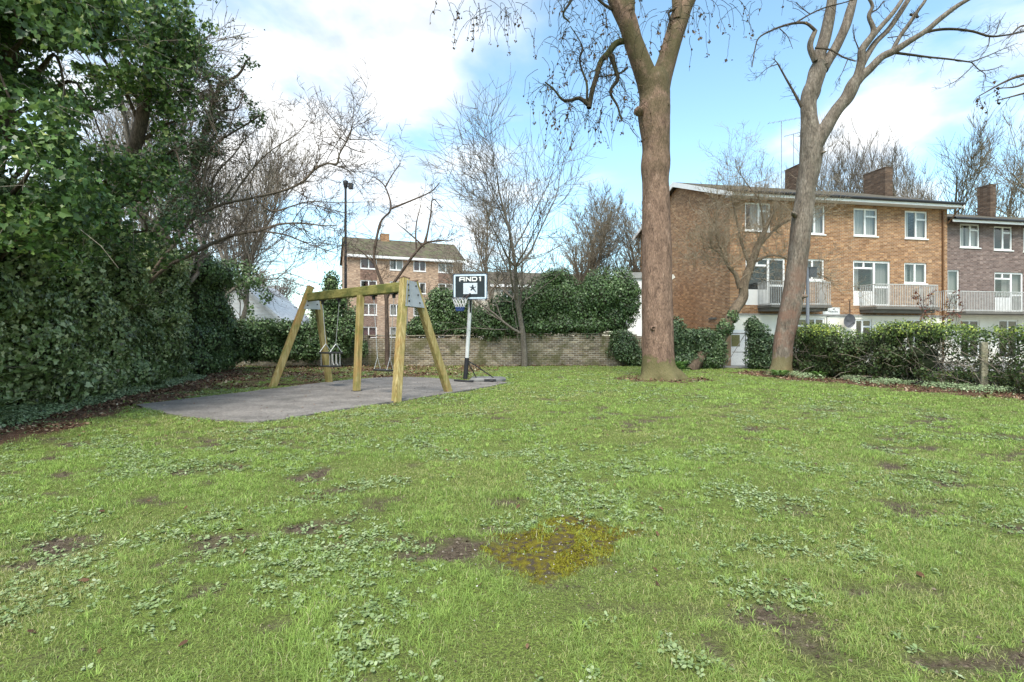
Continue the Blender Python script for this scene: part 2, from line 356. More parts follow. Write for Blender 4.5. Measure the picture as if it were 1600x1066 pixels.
# ------------------------------------------------------------------ grass, weeds, litter
def blades(x, y, h, wd, rng, lean=.6, mb=None, var=None, lad=None):
    n = len(x); z = ground_z(x, y); a = rng.rand(n) * 2 * math.pi; la = rng.rand(n) * 2 * math.pi if lad is None else lad; le = h * lean * rng.rand(n)
    b = np.stack([x, y, z - .004], -1); s = np.stack([np.cos(a), np.sin(a), np.zeros(n)], -1) * (wd / 2)[:, None]
    l = np.stack([np.cos(la), np.sin(la), np.zeros(n)], -1)
    mid = b + l * (le * .35)[:, None]; mid[:, 2] += h * .6; tip = b + l * le[:, None] * 1.25; tip[:, 2] += h * np.maximum(.35, 1 - .35 * (le / h))
    V = np.stack([b - s, b + s, mid + s * .8, mid - s * .8, tip], 1).reshape(-1, 3); i = np.arange(n)[:, None] * 5
    mb.add(V, i + np.array([[0, 1, 2, 3]]), var, True)
    mb.v.append(np.zeros((0, 3))); f = i + np.array([[3, 2, 4]]); mb.f.append((f + mb.n - len(V), np.asarray(var, np.float32), True))
def scatter(rng, y0, y1, dens, margin=3.2):
    """points over the part of the lawn that could be seen from near the camera"""
    A = (y1 - y0) * (2 * (y1 * 1.04 + margin)); n = int(A * dens)
    x = (rng.rand(n) * 2 - 1) * (y1 * 1.04 + margin); y = y0 + rng.rand(n) * (y1 - y0)
    k = (np.abs(x) < y * 1.04 + margin) & (x > -13) & (x < 13.3); return x[k], y[k]
def lawn_keep(x, y, rng, p=1.0):
    dens = (1 - .93 * bare_mask(x, y)) * (1 - .97 * litter_mask(x, y)) * (1 - .93 * dirt_mask(x, y)) * (1 - .93 * moss_mask(x, y)) * (1 - .96 * soil_patch(x, y)) * np.clip((fbm(x, y, .15, 131, 3) - .28) * 6, .22, 1)
    k = (rng.rand(len(x)) < dens * p) & ~inpoly(x, y, PAD_IN) & (y < WALL_Y - .1); return x[k], y[k]
_pc = np.mean(PAD, axis=0); PAD_IN = [tuple(_pc + (np.array(q) - _pc) * (1 - .2 / max(.1, np.linalg.norm(np.array(q) - _pc)))) for q in PAD]
def build_grass():
    rng = np.random.RandomState(11); mb = MB()
    for (y0, y1, dens, h0, wd) in ((.7, 3.2, 14000, .026, .0022), (3.2, 6, 7000, .028, .0034), (6, 10, 2700, .03, .006), (10, 16, 900, .032, .011), (16, 24.9, 380, .032, .017)):
        x, y = scatter(rng, y0, y1, dens); x, y = lawn_keep(x, y, rng)
        big = fbm(x, y, 2.2, 51, 3); sm = fbm(x, y, .3, 61, 3)
        # weeds push the grass out in places
        k = rng.rand(len(x)) < np.clip(1.15 - 1.0 * weed_mask(x, y), .2, 1); x, y, big, sm = x[k], y[k], big[k], sm[k]
        h = h0 * (.35 + 2.3 * np.clip(sm - .25, 0, 1)) * (.5 + rng.rand(len(x)))
        var = np.clip(.5 + (big - .5) * .9 + (sm - .5) * .7 + rng.normal(0, .16, len(x)), 0, 1); dry = rng.rand(len(x)) < .05; var = np.where(dry, 0, var)
        blades(x, y, h, wd * (.6 + .8 * rng.rand(len(x))), rng, 1.4, mb, var)
        # tufts: blades fanning out of one root, longer than the sward between them
        x, y = scatter(rng, y0, y1, dens / 34.); x, y = lawn_keep(x, y, rng); k = (rng.rand(len(x)) < np.clip((fbm(x, y, .5, 71, 3) - .36) * 5, .05, 1)) & (rng.rand(len(x)) < 1.1 - .8 * weed_mask(x, y)); x, y = x[k], y[k]
        nb = 15; v0 = np.clip(.45 + rng.rand(len(x)) * .6, 0, 1); hh = h0 * (.9 + 1.3 * rng.rand(len(x))); X = np.repeat(x, nb); Y_ = np.repeat(y, nb); la = rng.rand(len(X)) * 6.283; rr = rng.rand(len(X)) * h0 * .5
        blades(X + np.cos(la) * rr, Y_ + np.sin(la) * rr, np.repeat(hh, nb) * (.5 + .7 * rng.rand(len(X))), wd * (.7 + .7 * rng.rand(len(X))), rng, 1.9, mb, np.clip(np.repeat(v0, nb) + rng.normal(0, .12, len(X)), .15, 1), la)
    m = m_leaf('grass_blade', [(0, (.54, .48, .27)), (.10, (.44, .43, .16)), (.28, (.36, .38, .13)), (.5, (.245, .33, .09)), (.8, (.28, .40, .09)), (1, (.40, .54, .13))], .5, .3, .25)
    tag(mb.build('grass', m), 'short bright green grass thinning to mud over the lawn', 'grass', kind='stuff')
def weed_mask(x, y):
    n = fbm(x, y, .5, 101, 5); big = fbm(x, y, 3.5, 111, 2)
    thr = .475 - .09 * np.clip((-x - .3) / 2, 0, 1) - (big - .5) * .25 + .05 * np.clip((y - 7) / 5, 0, 1) * (x > 0)
    return np.clip((n - thr - .02) * 3.0, 0, .7)
def flat_leaves(mb, x, y, z, ln, wd, rng, var, tilt=.35, az=None):
    n = len(x); a = rng.rand(n) * 2 * math.pi if az is None else az; d = np.stack([np.cos(a), np.sin(a), rng.normal(.15, tilt, n)], -1); d /= np.linalg.norm(d, axis=1)[:, None]
    s = np.stack([-np.sin(a), np.cos(a), rng.normal(0, tilt, n)], -1)
    p = np.stack([x, y, z], -1); L = ln[:, None]; W = wd[:, None] * .5
    up = np.array([0, 0, 1.]); V = np.stack([p, p + d * L * .35 + s * W * .8 + up * L * .06, p + d * L * .75 + s * W * .85, p + d * L, p + d * L * .75 - s * W * .85, p + d * L * .35 - s * W * .8 + up * L * .06], 1).reshape(-1, 3)
    mb.add(V, np.arange(n)[:, None] * 6 + np.array([[0, 1, 2, 3, 4, 5]]), var)
def build_weeds():
    rng = np.random.RandomState(12); mb = MB()
    for (y0, y1, dens, ln) in ((1.2, 3.2, 900, .021), (3.2, 6, 620, .023), (6, 10, 330, .029), (10, 17, 120, .042), (17, 24, 45, .055)):
        x, y = scatter(rng, y0, y1, dens); k = rng.rand(len(x)) < weed_mask(x, y) * (1 - .7 * litter_mask(x, y)) * (1 - .8 * moss_mask(x, y)) * (1 - .7 * dirt_mask(x, y)) * (1 - .8 * soil_patch(x, y)); x, y = x[k], y[k]
        k = ~inpoly(x, y, PAD_IN); x, y = x[k], y[k]
        # each point a small rosette of several leaves
        m_ = 7; X = np.repeat(x, m_); Y = np.repeat(y, m_); az = rng.rand(len(X)) * 6.283
        off = rng.rand(len(X)) * ln * .5; X = X + np.cos(az) * off; Y = Y + np.sin(az) * off
        L = ln * (.45 + .8 * rng.rand(len(X))); v0 = np.repeat(rng.rand(len(x)), m_)
        flat_leaves(mb, X, Y, ground_z(X, Y) + .004 + rng.rand(len(X)) * .014, L, L * (.5 + .3 * rng.rand(len(X))), rng, np.clip(v0 * .7 + rng.rand(len(X)) * .3, 0, 1), .28, az)
    m = m_leaf('weed_leaf', [(0, (.13, .19, .06)), (.4, (.21, .285, .11)), (.8, (.31, .375, .18)), (1, (.42, .46, .28))], .5, .15, .35)
    tag(mb.build('lawn_weeds', m), 'pale grey green clover and plantain leaves spreading through the lawn', 'weeds', kind='stuff')
def build_litter():
    rng = np.random.RandomState(14); mb = MB()
    for (y0, y1, dens, ln) in ((4, 8, 420, .05), (8, 14, 260, .06), (14, 25, 130, .075)):
        x, y = scatter(rng, y0, y1, dens); p = np.maximum(litter_mask(x, y), dirt_mask(x, y) * .8); k = (rng.rand(len(x)) < p * (fbm(x, y, .6, 5) > .42)) & ~inpoly(x, y, PAD_IN); x, y = x[k], y[k]
        L = ln * (.5 + .9 * rng.rand(len(x))); flat_leaves(mb, x, y, ground_z(x, y) + .005 + rng.rand(len(x)) * .02, L, L * (.45 + .4 * rng.rand(len(x))), rng, rng.rand(len(x)) ** 1.2, .5)
    x, y = scatter(rng, 1.5, 20, 3.2); k = ~inpoly(x, y, PAD_IN); x, y = x[k], y[k]   # the odd leaf on the grass
    L = .03 + .03 * rng.rand(len(x)); flat_leaves(mb, x, y, ground_z(x, y) + .012, L, L * .5, rng, rng.rand(len(x)) * .7, .4)
    x, y = scatter(rng, 8, 15, 5); k = inpoly(x, y, PAD); x, y = x[k], y[k]
    L = .03 + .03 * rng.rand(len(x)); flat_leaves(mb, x, y, .03 + 0 * x, L, L * .5, rng, rng.rand(len(x)), .2)
    m = m_leaf('dead_leaf', [(0, (.05, .028, .017)), (.4, (.12, .06, .033)), (.7, (.22, .13, .075)), (.9, (.34, .24, .15)), (1, (.52, .43, .31))], .8, .1, .2)
    tag(mb.build('leaf_litter', m), 'brown dead leaves lying under the hedges', 'leaf litter', kind='stuff')
    # small stones and daisies
    mb = MB(); n = 260; x = MOSS_C[0] + rng.normal(0, .33, n); y = MOSS_C[1] + rng.normal(0, .36, n); xx, yy = scatter(rng, 1.6, 9, 1.2); x = np.r_[x, xx]; y = np.r_[y, yy]
    s = .002 + .005 * rng.rand(len(x)) ** 2; s[:2] = .013; z = ground_z(x, y) + s * .6
    oc = np.array([(1, 0, 0), (-1, 0, 0), (0, 1, 0), (0, -1, 0), (0, 0, .8), (0, 0, -.8)]); fc = np.array([(0, 2, 4), (2, 1, 4), (1, 3, 4), (3, 0, 4), (2, 0, 5), (1, 2, 5), (3, 1, 5), (0, 3, 5)])
    V = np.stack([x, y, z], -1)[:, None] + oc[None] * s[:, None, None] * (.7 + .6 * rng.rand(len(x), 6, 1)); mb.add(V.reshape(-1, 3), (np.arange(len(x))[:, None, None] * 6 + fc[None]).reshape(-1, 3), np.repeat(rng.rand(len(x)), 8))
    m = m_leaf('stone_chip', [(0, (.18, .16, .14)), (.6, (.35, .32, .28)), (1, (.7, .68, .62))], .8, 0, .2)
    tag(mb.build('stone_chips', m), 'small pale stones scattered on the moss and soil', 'stones', kind='stuff')
    # crumbs of soil on the worn patches
    mb = MB(); xs_, ys_ = [], []
    for y0, y1, dn in ((1.4, 4, 900), (4, 9, 260)):
        x, y = scatter(rng, y0, y1, dn); k = rng.rand(len(x)) < np.maximum(bare_mask(x, y), soil_patch(x, y)); xs_.append(x[k]); ys_.append(y[k])
    x = np.concatenate(xs_); y = np.concatenate(ys_); s = .003 + .009 * rng.rand(len(x)) ** 2; z = ground_z(x, y) + s * .3
    V = np.stack([x, y, z], -1)[:, None] + oc[None] * s[:, None, None] * (.5 + rng.rand(len(x), 6, 1)); mb.add(V.reshape(-1, 3), (np.arange(len(x))[:, None, None] * 6 + fc[None]).reshape(-1, 3), np.repeat(rng.rand(len(x)), 8))
    tag(mb.build('soil_crumbs', m_leaf('soil_crumb', [(0, (.05, .036, .025)), (.6, (.11, .085, .06)), (1, (.20, .16, .12))], .95, 0, .1)), 'dark crumbs of soil on the worn patches of the lawn', 'soil', kind='stuff')
    # moss cushions
    mb = MB(); n = 26000; x = MOSS_C[0] + rng.normal(0, .4, n); y = MOSS_C[1] + rng.normal(0, .42, n); k = rng.rand(n) < moss_mask(x, y) * (fbm(x, y, .12, 8, 3) > .48); x, y = x[k], y[k]
    L = .006 + .008 * rng.rand(len(x)); blades(x, y, L * 1.3, L * .8, rng, .8, mb, np.clip(fbm(x, y, .2, 3) * 1.2 - .1 + rng.normal(0, .15, len(x)), 0, 1))
    m = m_leaf('moss_tuft', [(0, (.14, .10, .02)), (.5, (.21, .19, .02)), (1, (.29, .30, .045))], .9, .2, .1)
    tag(mb.build('moss_patch', m), 'yellow green moss over a worn patch in the middle of the lawn', 'moss', kind='stuff')
build_yard(); build_grass(); build_weeds(); build_litter()

# ------------------------------------------------------------------ foliage tools
def leaf_cloud(mb, pts, nrm, size, rng, kind='ivy', droop=.5, var=None, jit=.45):
    n = len(pts)
    if n == 0: return
    N = nrm + rng.normal(0, jit, (n, 3)); N /= np.linalg.norm(N, axis=1)[:, None]
    T = np.array([0, 0, -1.]) * droop + rng.normal(0, .5, (n, 3)); T -= N * np.sum(T * N, 1)[:, None]; T /= np.linalg.norm(T, axis=1)[:, None] + 1e-9
    S = np.cross(N, T); s = (size * (.42 + .5 * rng.rand(n) + .65 * rng.rand(n) ** 3))[:, None]
    if kind == 'ivy':
        o = [(0, 0, 0), (-.42, -.12, .10), (-.52, .36, .12), (-.26, .48, .05), (0, 1, -.05), (.26, .48, .05), (.52, .36, .12), (.42, -.12, .10)]
        fs = [np.array([[0, 4, 3, 2, 1]]), np.array([[0, 7, 6, 5, 4]])]
    else:
        o = [(0, 0, 0), (-.42, .38, .08), (0, 1, -.06), (.42, .38, .08)]; fs = [np.array([[0, 2, 1]]), np.array([[0, 3, 2]])]
    V = np.stack([pts + s * (S * a + T * b + N * c) for a, b, c in o], 1); k = len(o); i = np.arange(n)[:, None] * k
    var = rng.rand(n) if var is None else var
    mb.add(V.reshape(-1, 3), i + fs[0], var); mb.v.append(np.zeros((0, 3))); mb.f.append((i + fs[1] + mb.n - n * k, np.asarray(var, np.float32), False))
def blob_points(blobs, dens, rng, shell=(.72, 1.06), keep=.8, lump=.16, seed=0):
    """points on the surface of a union of ellipsoids, lumpy; blobs = (centre, radii)"""
    Pn = []; Nn = []; C = [np.array(c, float) for c, r in blobs]; R = [np.broadcast_to(np.array(r, float), (3,)) for c, r in blobs]
    for c, r in zip(C, R):
        area = 4 * math.pi * ((r[0] * r[1]) ** 1.6 + (r[0] * r[2]) ** 1.6 + (r[1] * r[2]) ** 1.6) ** (1 / 1.6) / 3 ** (1 / 1.6)
        n = int(area * dens); d = rng.normal(0, 1, (n, 3)); d /= np.linalg.norm(d, axis=1)[:, None]
        t = shell[0] + (shell[1] - shell[0]) * np.sqrt(rng.rand(n))
        lm = np.sin(d[:, 0] * 5 + c[0] * 3) * np.sin(d[:, 1] * 5.3 + c[1] * 2) + np.sin(d[:, 2] * 6 + c[2] * 4) * .7
        p = c + d * r * (t * (1 + lump * lm))[:, None]
        nn = d / r; nn /= np.linalg.norm(nn, axis=1)[:, None]; ok = np.ones(n, bool)
        for c2, r2 in zip(C, R):
            if c2 is c: continue
            ok &= np.sum(((p - c2) / r2) ** 2, 1) > (keep ** 2)
        ok &= p[:, 2] > .01; Pn.append(p[ok]); Nn.append(nn[ok])
    return np.concatenate(Pn), np.concatenate(Nn)
IVY = [(0, (.10, .075, .035)), (.02, (.07, .09, .036)), (.35, (.13, .19, .065)), (.65, (.21, .295, .115)), (.85, (.33, .40, .21)), (1, (.50, .54, .32))]  # palest grey-green stops paint the leaf sheen into the colour
m_ivy = m_leaf('ivy_leaf', IVY, .36, .22, .6, .8)
m_ivy_dark = m_leaf('ivy_leaf_dark', [(0, (.032, .05, .024)), (.5, (.065, .11, .045)), (.9, (.12, .185, .085)), (1, (.23, .29, .15))], .42, .12, .5, 1.0)
m_ivy_far = m_leaf('bush_leaf', [(0, (.035, .055, .022)), (.5, (.075, .13, .045)), (.85, (.13, .215, .08)), (1, (.28, .35, .18))], .42, .15, .5, .9)
m_hedge_lt = m_leaf('hedge_leaf', [(0, (.10, .075, .035)), (.1, (.05, .065, .024)), (.35, (.06, .095, .034)), (.6, (.11, .17, .05)), (.8, (.26, .33, .06)), (1, (.50, .54, .12))], .45, .25, .4, .9)
m_ground_ivy = m_leaf('ground_ivy_leaf', [(0, (.08, .11, .045)), (.5, (.18, .25, .11)), (1, (.34, .41, .22))], .45, .1, .5)
m_stem = m_bark('woody_stem', [(.3, (.05, .037, .026)), (.6, (.12, .09, .065)), (.8, (.20, .16, .12))], 8)
m_stem_pale = m_bark('pale_twig', [(.3, (.14, .12, .09)), (.6, (.26, .22, .17)), (.8, (.38, .34, .28))], 8)
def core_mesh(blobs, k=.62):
    """dark backing added to stop see-through in a bush: lumpy shells well inside the leaves"""
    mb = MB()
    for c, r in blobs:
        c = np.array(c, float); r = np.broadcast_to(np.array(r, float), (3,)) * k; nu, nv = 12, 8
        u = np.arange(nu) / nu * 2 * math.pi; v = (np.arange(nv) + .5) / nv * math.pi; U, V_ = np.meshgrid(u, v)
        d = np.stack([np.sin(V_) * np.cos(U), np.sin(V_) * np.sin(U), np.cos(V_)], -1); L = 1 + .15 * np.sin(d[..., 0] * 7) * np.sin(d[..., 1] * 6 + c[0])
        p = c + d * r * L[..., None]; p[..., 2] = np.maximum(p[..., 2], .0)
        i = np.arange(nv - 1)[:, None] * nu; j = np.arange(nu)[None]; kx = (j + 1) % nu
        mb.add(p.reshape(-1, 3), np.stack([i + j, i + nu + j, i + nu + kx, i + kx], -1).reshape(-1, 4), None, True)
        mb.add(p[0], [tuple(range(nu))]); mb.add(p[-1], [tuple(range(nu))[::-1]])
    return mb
m_core = m_plain('dark_backing_green', (.040, .052, .022), 1.0, nscale=12, c2=(.018, .02, .01))  # backing shells: the dark inside of a bush put into the colour

def grow(out, p, d, L, r, lvl, maxl, rng, up=.15, wig=.18, kids=(7, 6, 5), ratio=.55, ang=(.5, 1.0), start=.25, rmin=.006, end=.25, seg=.45, droop=0):
    n = max(3, int(L / seg)); pts = [np.array(p, float)]; d = np.array(d, float); d /= np.linalg.norm(d); ds = [d]
    for i in range(n):
        d = d + rng.normal(0, wig, 3) + np.array([0, 0, up if lvl else up * .3]) - np.array([0, 0, droop * lvl]); d /= np.linalg.norm(d); pts.append(pts[-1] + d * L / n); ds.append(d)
    rad = np.linspace(r, max(r * end, rmin * .6), n + 1); out.append((np.array(pts), np.maximum(rad, rmin * .6), lvl))
    if lvl < maxl:
        kk = kids[min(lvl, len(kids) - 1)]; k = max(1, int(round(kk * (.7 + .6 * rng.rand()))))
        for q in range(k):
            t = start + (1 - start) * (q + rng.rand()) / k; ii = min(n, int(t * n)); a = rng.uniform(*ang); dd = ds[ii]
            ax = rng.normal(0, 1, 3); ax -= dd * (ax @ dd); ax /= np.linalg.norm(ax)
            nd_ = dd * math.cos(a) + ax * math.sin(a)
            grow(out, pts[ii], nd_, L * ratio * (1.15 - .55 * t) * (.75 + .5 * rng.rand()), max(rmin, rad[ii] * .55), lvl + 1, maxl, rng, up, wig, kids, ratio, ang, .15, rmin, end, seg * .7, droop)
def tubes_mesh(lst, sides=(8, 6, 4, 3, 3)):
    mb = MB()
    for p, r, l in lst: mb.tube(p, r, sides[min(l, len(sides) - 1)])
    return mb
# ------------------------------------------------------------------ buildings
m_white = m_plain('white_paint', (.78, .77, .74), .45, nscale=3, namt=.08)
m_render = m_plain('cream_render', (.80, .76, .66), .8, nscale=1.5, namt=.12)
m_tile = m_brick('roof_tile', (.085, .072, .06), (.13, .105, .085), (.04, .035, .03), (.6, .62, .5), (.10, .10, .06), (.3, .16), .8, .008)
m_gutter = m_plain('black_gutter', (.03, .03, .032), .4)
m_glass, n_, b_ = mat('window_glass')
t_ = nd(n_, 'ShaderNodeBsdfTransparent'); t_.inputs[0].default_value = (.80, .80, .78, 1); g_ = nd(n_, 'ShaderNodeBsdfGlossy'); g_.inputs['Roughness'].default_value = .03; g_.inputs[0].default_value = (.85, .82, .76, 1)
mx_ = nd(n_, 'ShaderNodeMixShader'); lw = nd(n_, 'ShaderNodeLayerWeight'); lw.inputs['Blend'].default_value = .35
mm = nd(n_, 'ShaderNodeMath', operation='MULTIPLY_ADD'); n_.links.new(lw.outputs['Facing'], mm.inputs[0]); mm.inputs[1].default_value = .25; mm.inputs[2].default_value = .05
n_.links.new(mm.outputs[0], mx_.inputs[0]); n_.links.new(t_.outputs[0], mx_.inputs[1]); n_.links.new(g_.outputs[0], mx_.inputs[2]); n_.links.new(mx_.outputs[0], n_.nodes['Material Output'].inputs[0])
def m_curt(name, c):  # vertical bands darken the colour like shaded folds
    m, n, b = mat(name); wv = nd(n, 'ShaderNodeTexWave', wave_type='BANDS', bands_direction='X'); wv.inputs['Scale'].default_value = 3.2; wv.inputs['Distortion'].default_value = 1.5
    n.links.new(mapping(n, (1, 1, .1)), wv.inputs['Vector']); n.links.new(ramp(n, wv.outputs['Fac'], [(0, tuple(v * .62 for v in c)), (1, c)]), b.inputs['Base Color']); b.inputs['Roughness'].default_value = .9; return m
m_net = m_curt('net_curtain', (.60, .59, .55)); m_grey_curtain = m_curt('grey_curtain', (.33, .33, .32)); m_darkroom = m_plain('unlit_room_colour', (.035, .037, .04), .9)
m_red_curtain = m_curt('plum_curtain', (.25, .13, .13))

def wall_panel(mb, s0, s1, z0, z1, ops, y=0., rev=.1):
    S = sorted({s0, s1, *[v for o in ops for v in o[:2]]}); Z = sorted({z0, z1, *[v for o in ops for v in o[2:4]]})
    for a, b in zip(S[:-1], S[1:]):
        for c, d in zip(Z[:-1], Z[1:]):
            ms, mz = (a + b) / 2, (c + d) / 2
            if any(o[0] < ms < o[1] and o[2] < mz < o[3] for o in ops): continue
            mb.quad((a, y, c), (b, y, c), (b, y, d), (a, y, d))
    for o in ops:
        a, b, c, d = o[:4]; e = y + rev
        mb.quad((a, y, c), (a, e, c), (a, e, d), (a, y, d)); mb.quad((b, y, d), (b, e, d), (b, e, c), (b, y, c))
        mb.quad((a, y, d), (a, e, d), (b, e, d), (b, y, d)); mb.quad((b, y, c), (b, e, c), (a, e, c), (a, y, c))
def bars(mb, o, y, t, rects, d=.05):
    for x0, x1, z0, z1 in rects: mb.box(x0, x1, y, y + d, z0, z1)
def window(root, o, y=0., mull=(.5,), trans=None, curt=None, fr=.085, name='window', panel=None, label=None, sill=True, tops=()):
    """o = (s0,s1,z0,z1). mull: fractions of verticals. trans: list of (from,to,frac) transoms. panel: white solid part (x0,x1,frac height)"""
    a, b, c, d = o[:4]; Y = y + .045; mb = MB(); e = .002
    mb.box(a + e, a + fr, Y, Y + .06, c + e, d - e); mb.box(b - fr, b - e, Y, Y + .06, c + e, d - e)
    mb.box(a + fr, b - fr, Y + .002, Y + .058, d - fr, d - e); mb.box(a + fr, b - fr, Y + .002, Y + .058, c + e, c + fr)
    for f in mull: x = a + (b - a) * f; mb.box(x - fr * .6, x + fr * .6, Y + .004, Y + .056, c + fr, d - fr)
    for (f, g_h) in tops: x = a + (b - a) * f; mb.box(x - fr * .5, x + fr * .5, Y + .005, Y + .055, c + (d - c) * g_h, d - fr)
    for (u, v, f) in (trans or []): z = c + (d - c) * f; mb.box(a + (b - a) * u + fr * .6, a + (b - a) * v - fr * .6, Y + .006, Y + .054, z - fr * .5, z + fr * .5)
    if panel: 
        u, v, f = panel; mb.box(a + (b - a) * u + fr * .6, a + (b - a) * v - fr * .6, Y + .012, Y + .05, c + fr, c + (d - c) * f)
    w_ = mb.build(name, m_white, root)
    if label: w_['label'] = label
    g = MB(); g.quad((a + fr * .5, Y + .03, c + fr * .5), (b - fr * .5, Y + .03, c + fr * .5), (b - fr * .5, Y + .03, d - fr * .5), (a + fr * .5, Y + .03, d - fr * .5)); g.build('pane', m_glass, w_)
    if curt is m_darkroom: g = MB(); g.quad((a - .1, Y + .9, c - .1), (b + .1, Y + .9, c - .1), (b + .1, Y + .9, d + .1), (a - .1, Y + .9, d + .1)); g.build('dark_room_sheet', curt, w_)  # near-black sheet: darkness of the unlit interior is in its colour
    else:
        rr = random.Random(int(a * 97 + c * 31)); g0 = rr.uniform(.15, .7); gw = rr.choice((0, .12, .25, .35)); W_ = b - a
        for e0, e1 in ((-.1, g0 - gw / 2), (g0 + gw / 2, 1.1)):
            g = MB(); k = max(3, int((e1 - e0) * W_ / .05)); xs = [a + W_ * (e0 + (e1 - e0) * i / k) for i in range(k + 1)]
            for i in range(k): za, zb_ = (.0, .025) if i % 2 else (.025, .0); g.quad((xs[i], Y + .20 + za, c - .1), (xs[i + 1], Y + .20 + zb_, c - .1), (xs[i + 1], Y + .20 + zb_, d + .1), (xs[i], Y + .20 + za, d + .1))
            g.build('curtain', curt or m_net, w_)
    if sill: g = MB(); g.box(a - .05, b + .05, y - .05, y + .04, c - .06, c - .002); g.build('sill', m_white, w_)
    return w_
class Frame:
    """a building's own axes: corner, direction of its front"""
    def __init__(s, cx, cy, ux, uy): s.c = (cx, cy); L = math.hypot(ux, uy); s.u = (ux / L, uy / L); s.rz = math.atan2(uy, ux)
    def s_of(s, px, y=0.):
        r = (px - 800) / 800; ux, uy = s.u; X0 = s.c[0] - uy * y; Y0 = s.c[1] + ux * y
        return (r * Y0 - X0) / (ux - r * uy)
    def z_of(s, py, sv, y=0.): Y = s.c[1] + s.u[1] * sv + s.u[0] * y; return EYE + (530 - py) * Y / 800
    def op(s, x0, x1, y0, y1, y=0.):
        a, b = s.s_of(x0, y), s.s_of(x1, y); m_ = (a + b) / 2; return (a, b, s.z_of(y1, m_, y), s.z_of(y0, m_, y))
def gable_roof(mb, s0, s1, y0, y1, ze, zr, t=.12):
    ym = (y0 + y1) / 2
    for (ya, za, yb, zb) in ((y0, ze, ym, zr), (y1, ze, ym, zr)):
        v = [(s0, ya, za), (s1, ya, za), (s1, yb, zb), (s0, yb, zb)]; v += [(x, yy, z + t) for x, yy, z in v]
        mb.add(v, [(0, 1, 2, 3), (7, 6, 5, 4), (0, 4, 5, 1), (1, 5, 6, 2), (3, 7, 4, 0)])
def chimney(parent, s0, s1, y0, y1, z0, z1, m, pots=0):
    mb = MB(); mb.box(s0, s1, y0, y1, z0, z1); mb.box(s0 - .02, s1 + .02, y0 - .02, y1 + .02, z1 + .001, z1 + .05)
    o = mb.build('chimney', m, parent); fl = MB(); fl.box(s0 - .09, s1 + .09, y0 - .12, y1 + .09, z0 + .02, z0 + .34); fl.build('flashing', m_white, o)
    return o
def railing(parent, s0, s1, y0, z0, z1, solid=False):
    mb = MB(); r = .012
    for z in (z0 + .06, z1): mb.box(s0, s1, y0 - .02, y0 + .02, z - .02, z + .02)
    for x in (s0, s1):
        for z in (z0 + .06, z1): mb.box(x - .02, x + .02, y0 + .02, -.01, z - .019, z + .019)
        k = int(-y0 / .11)
        for i in range(k + 1): yy = y0 + (-y0 - .02) * i / k; mb.box(x - .014, x + .014, yy - .014, yy + .014, z0, z1 - .02)
    k = int((s1 - s0) / .105)
    for i in range(1, k): x = s0 + (s1 - s0) * i / k; mb.box(x - .012, x + .012, y0 - .012, y0 + .012, z0, z1 - .02)
    return mb.build('railing', m_plain('galvanised_rail', (.50, .49, .46), .5, .0), parent)

m_brickA = m_brick('tan_brick', (.36, .185, .080), (.255, .115, .05), (.34, .29, .22), (.85, .72, .62), None, (.225, .075), .45)
m_brickB = m_brick('grey_brown_brick', (.20, .135, .115), (.135, .09, .08), (.22, .19, .17), (.85, .85, .85), None, (.225, .075), .6)
m_brickC = m_brick('pinkish_brick', (.46, .295, .19), (.36, .225, .145), (.38, .33, .27), (.85, .82, .75), None, (.225, .075), .3)
m_brickD = m_brick('chimney_brick', (.135, .08, .052), (.095, .06, .045), (.12, .10, .08), (.7, .7, .7), None, (.225, .075), 1.0)
m_slab = m_plain('concrete_slab', (.16, .15, .13), .9, nscale=2)

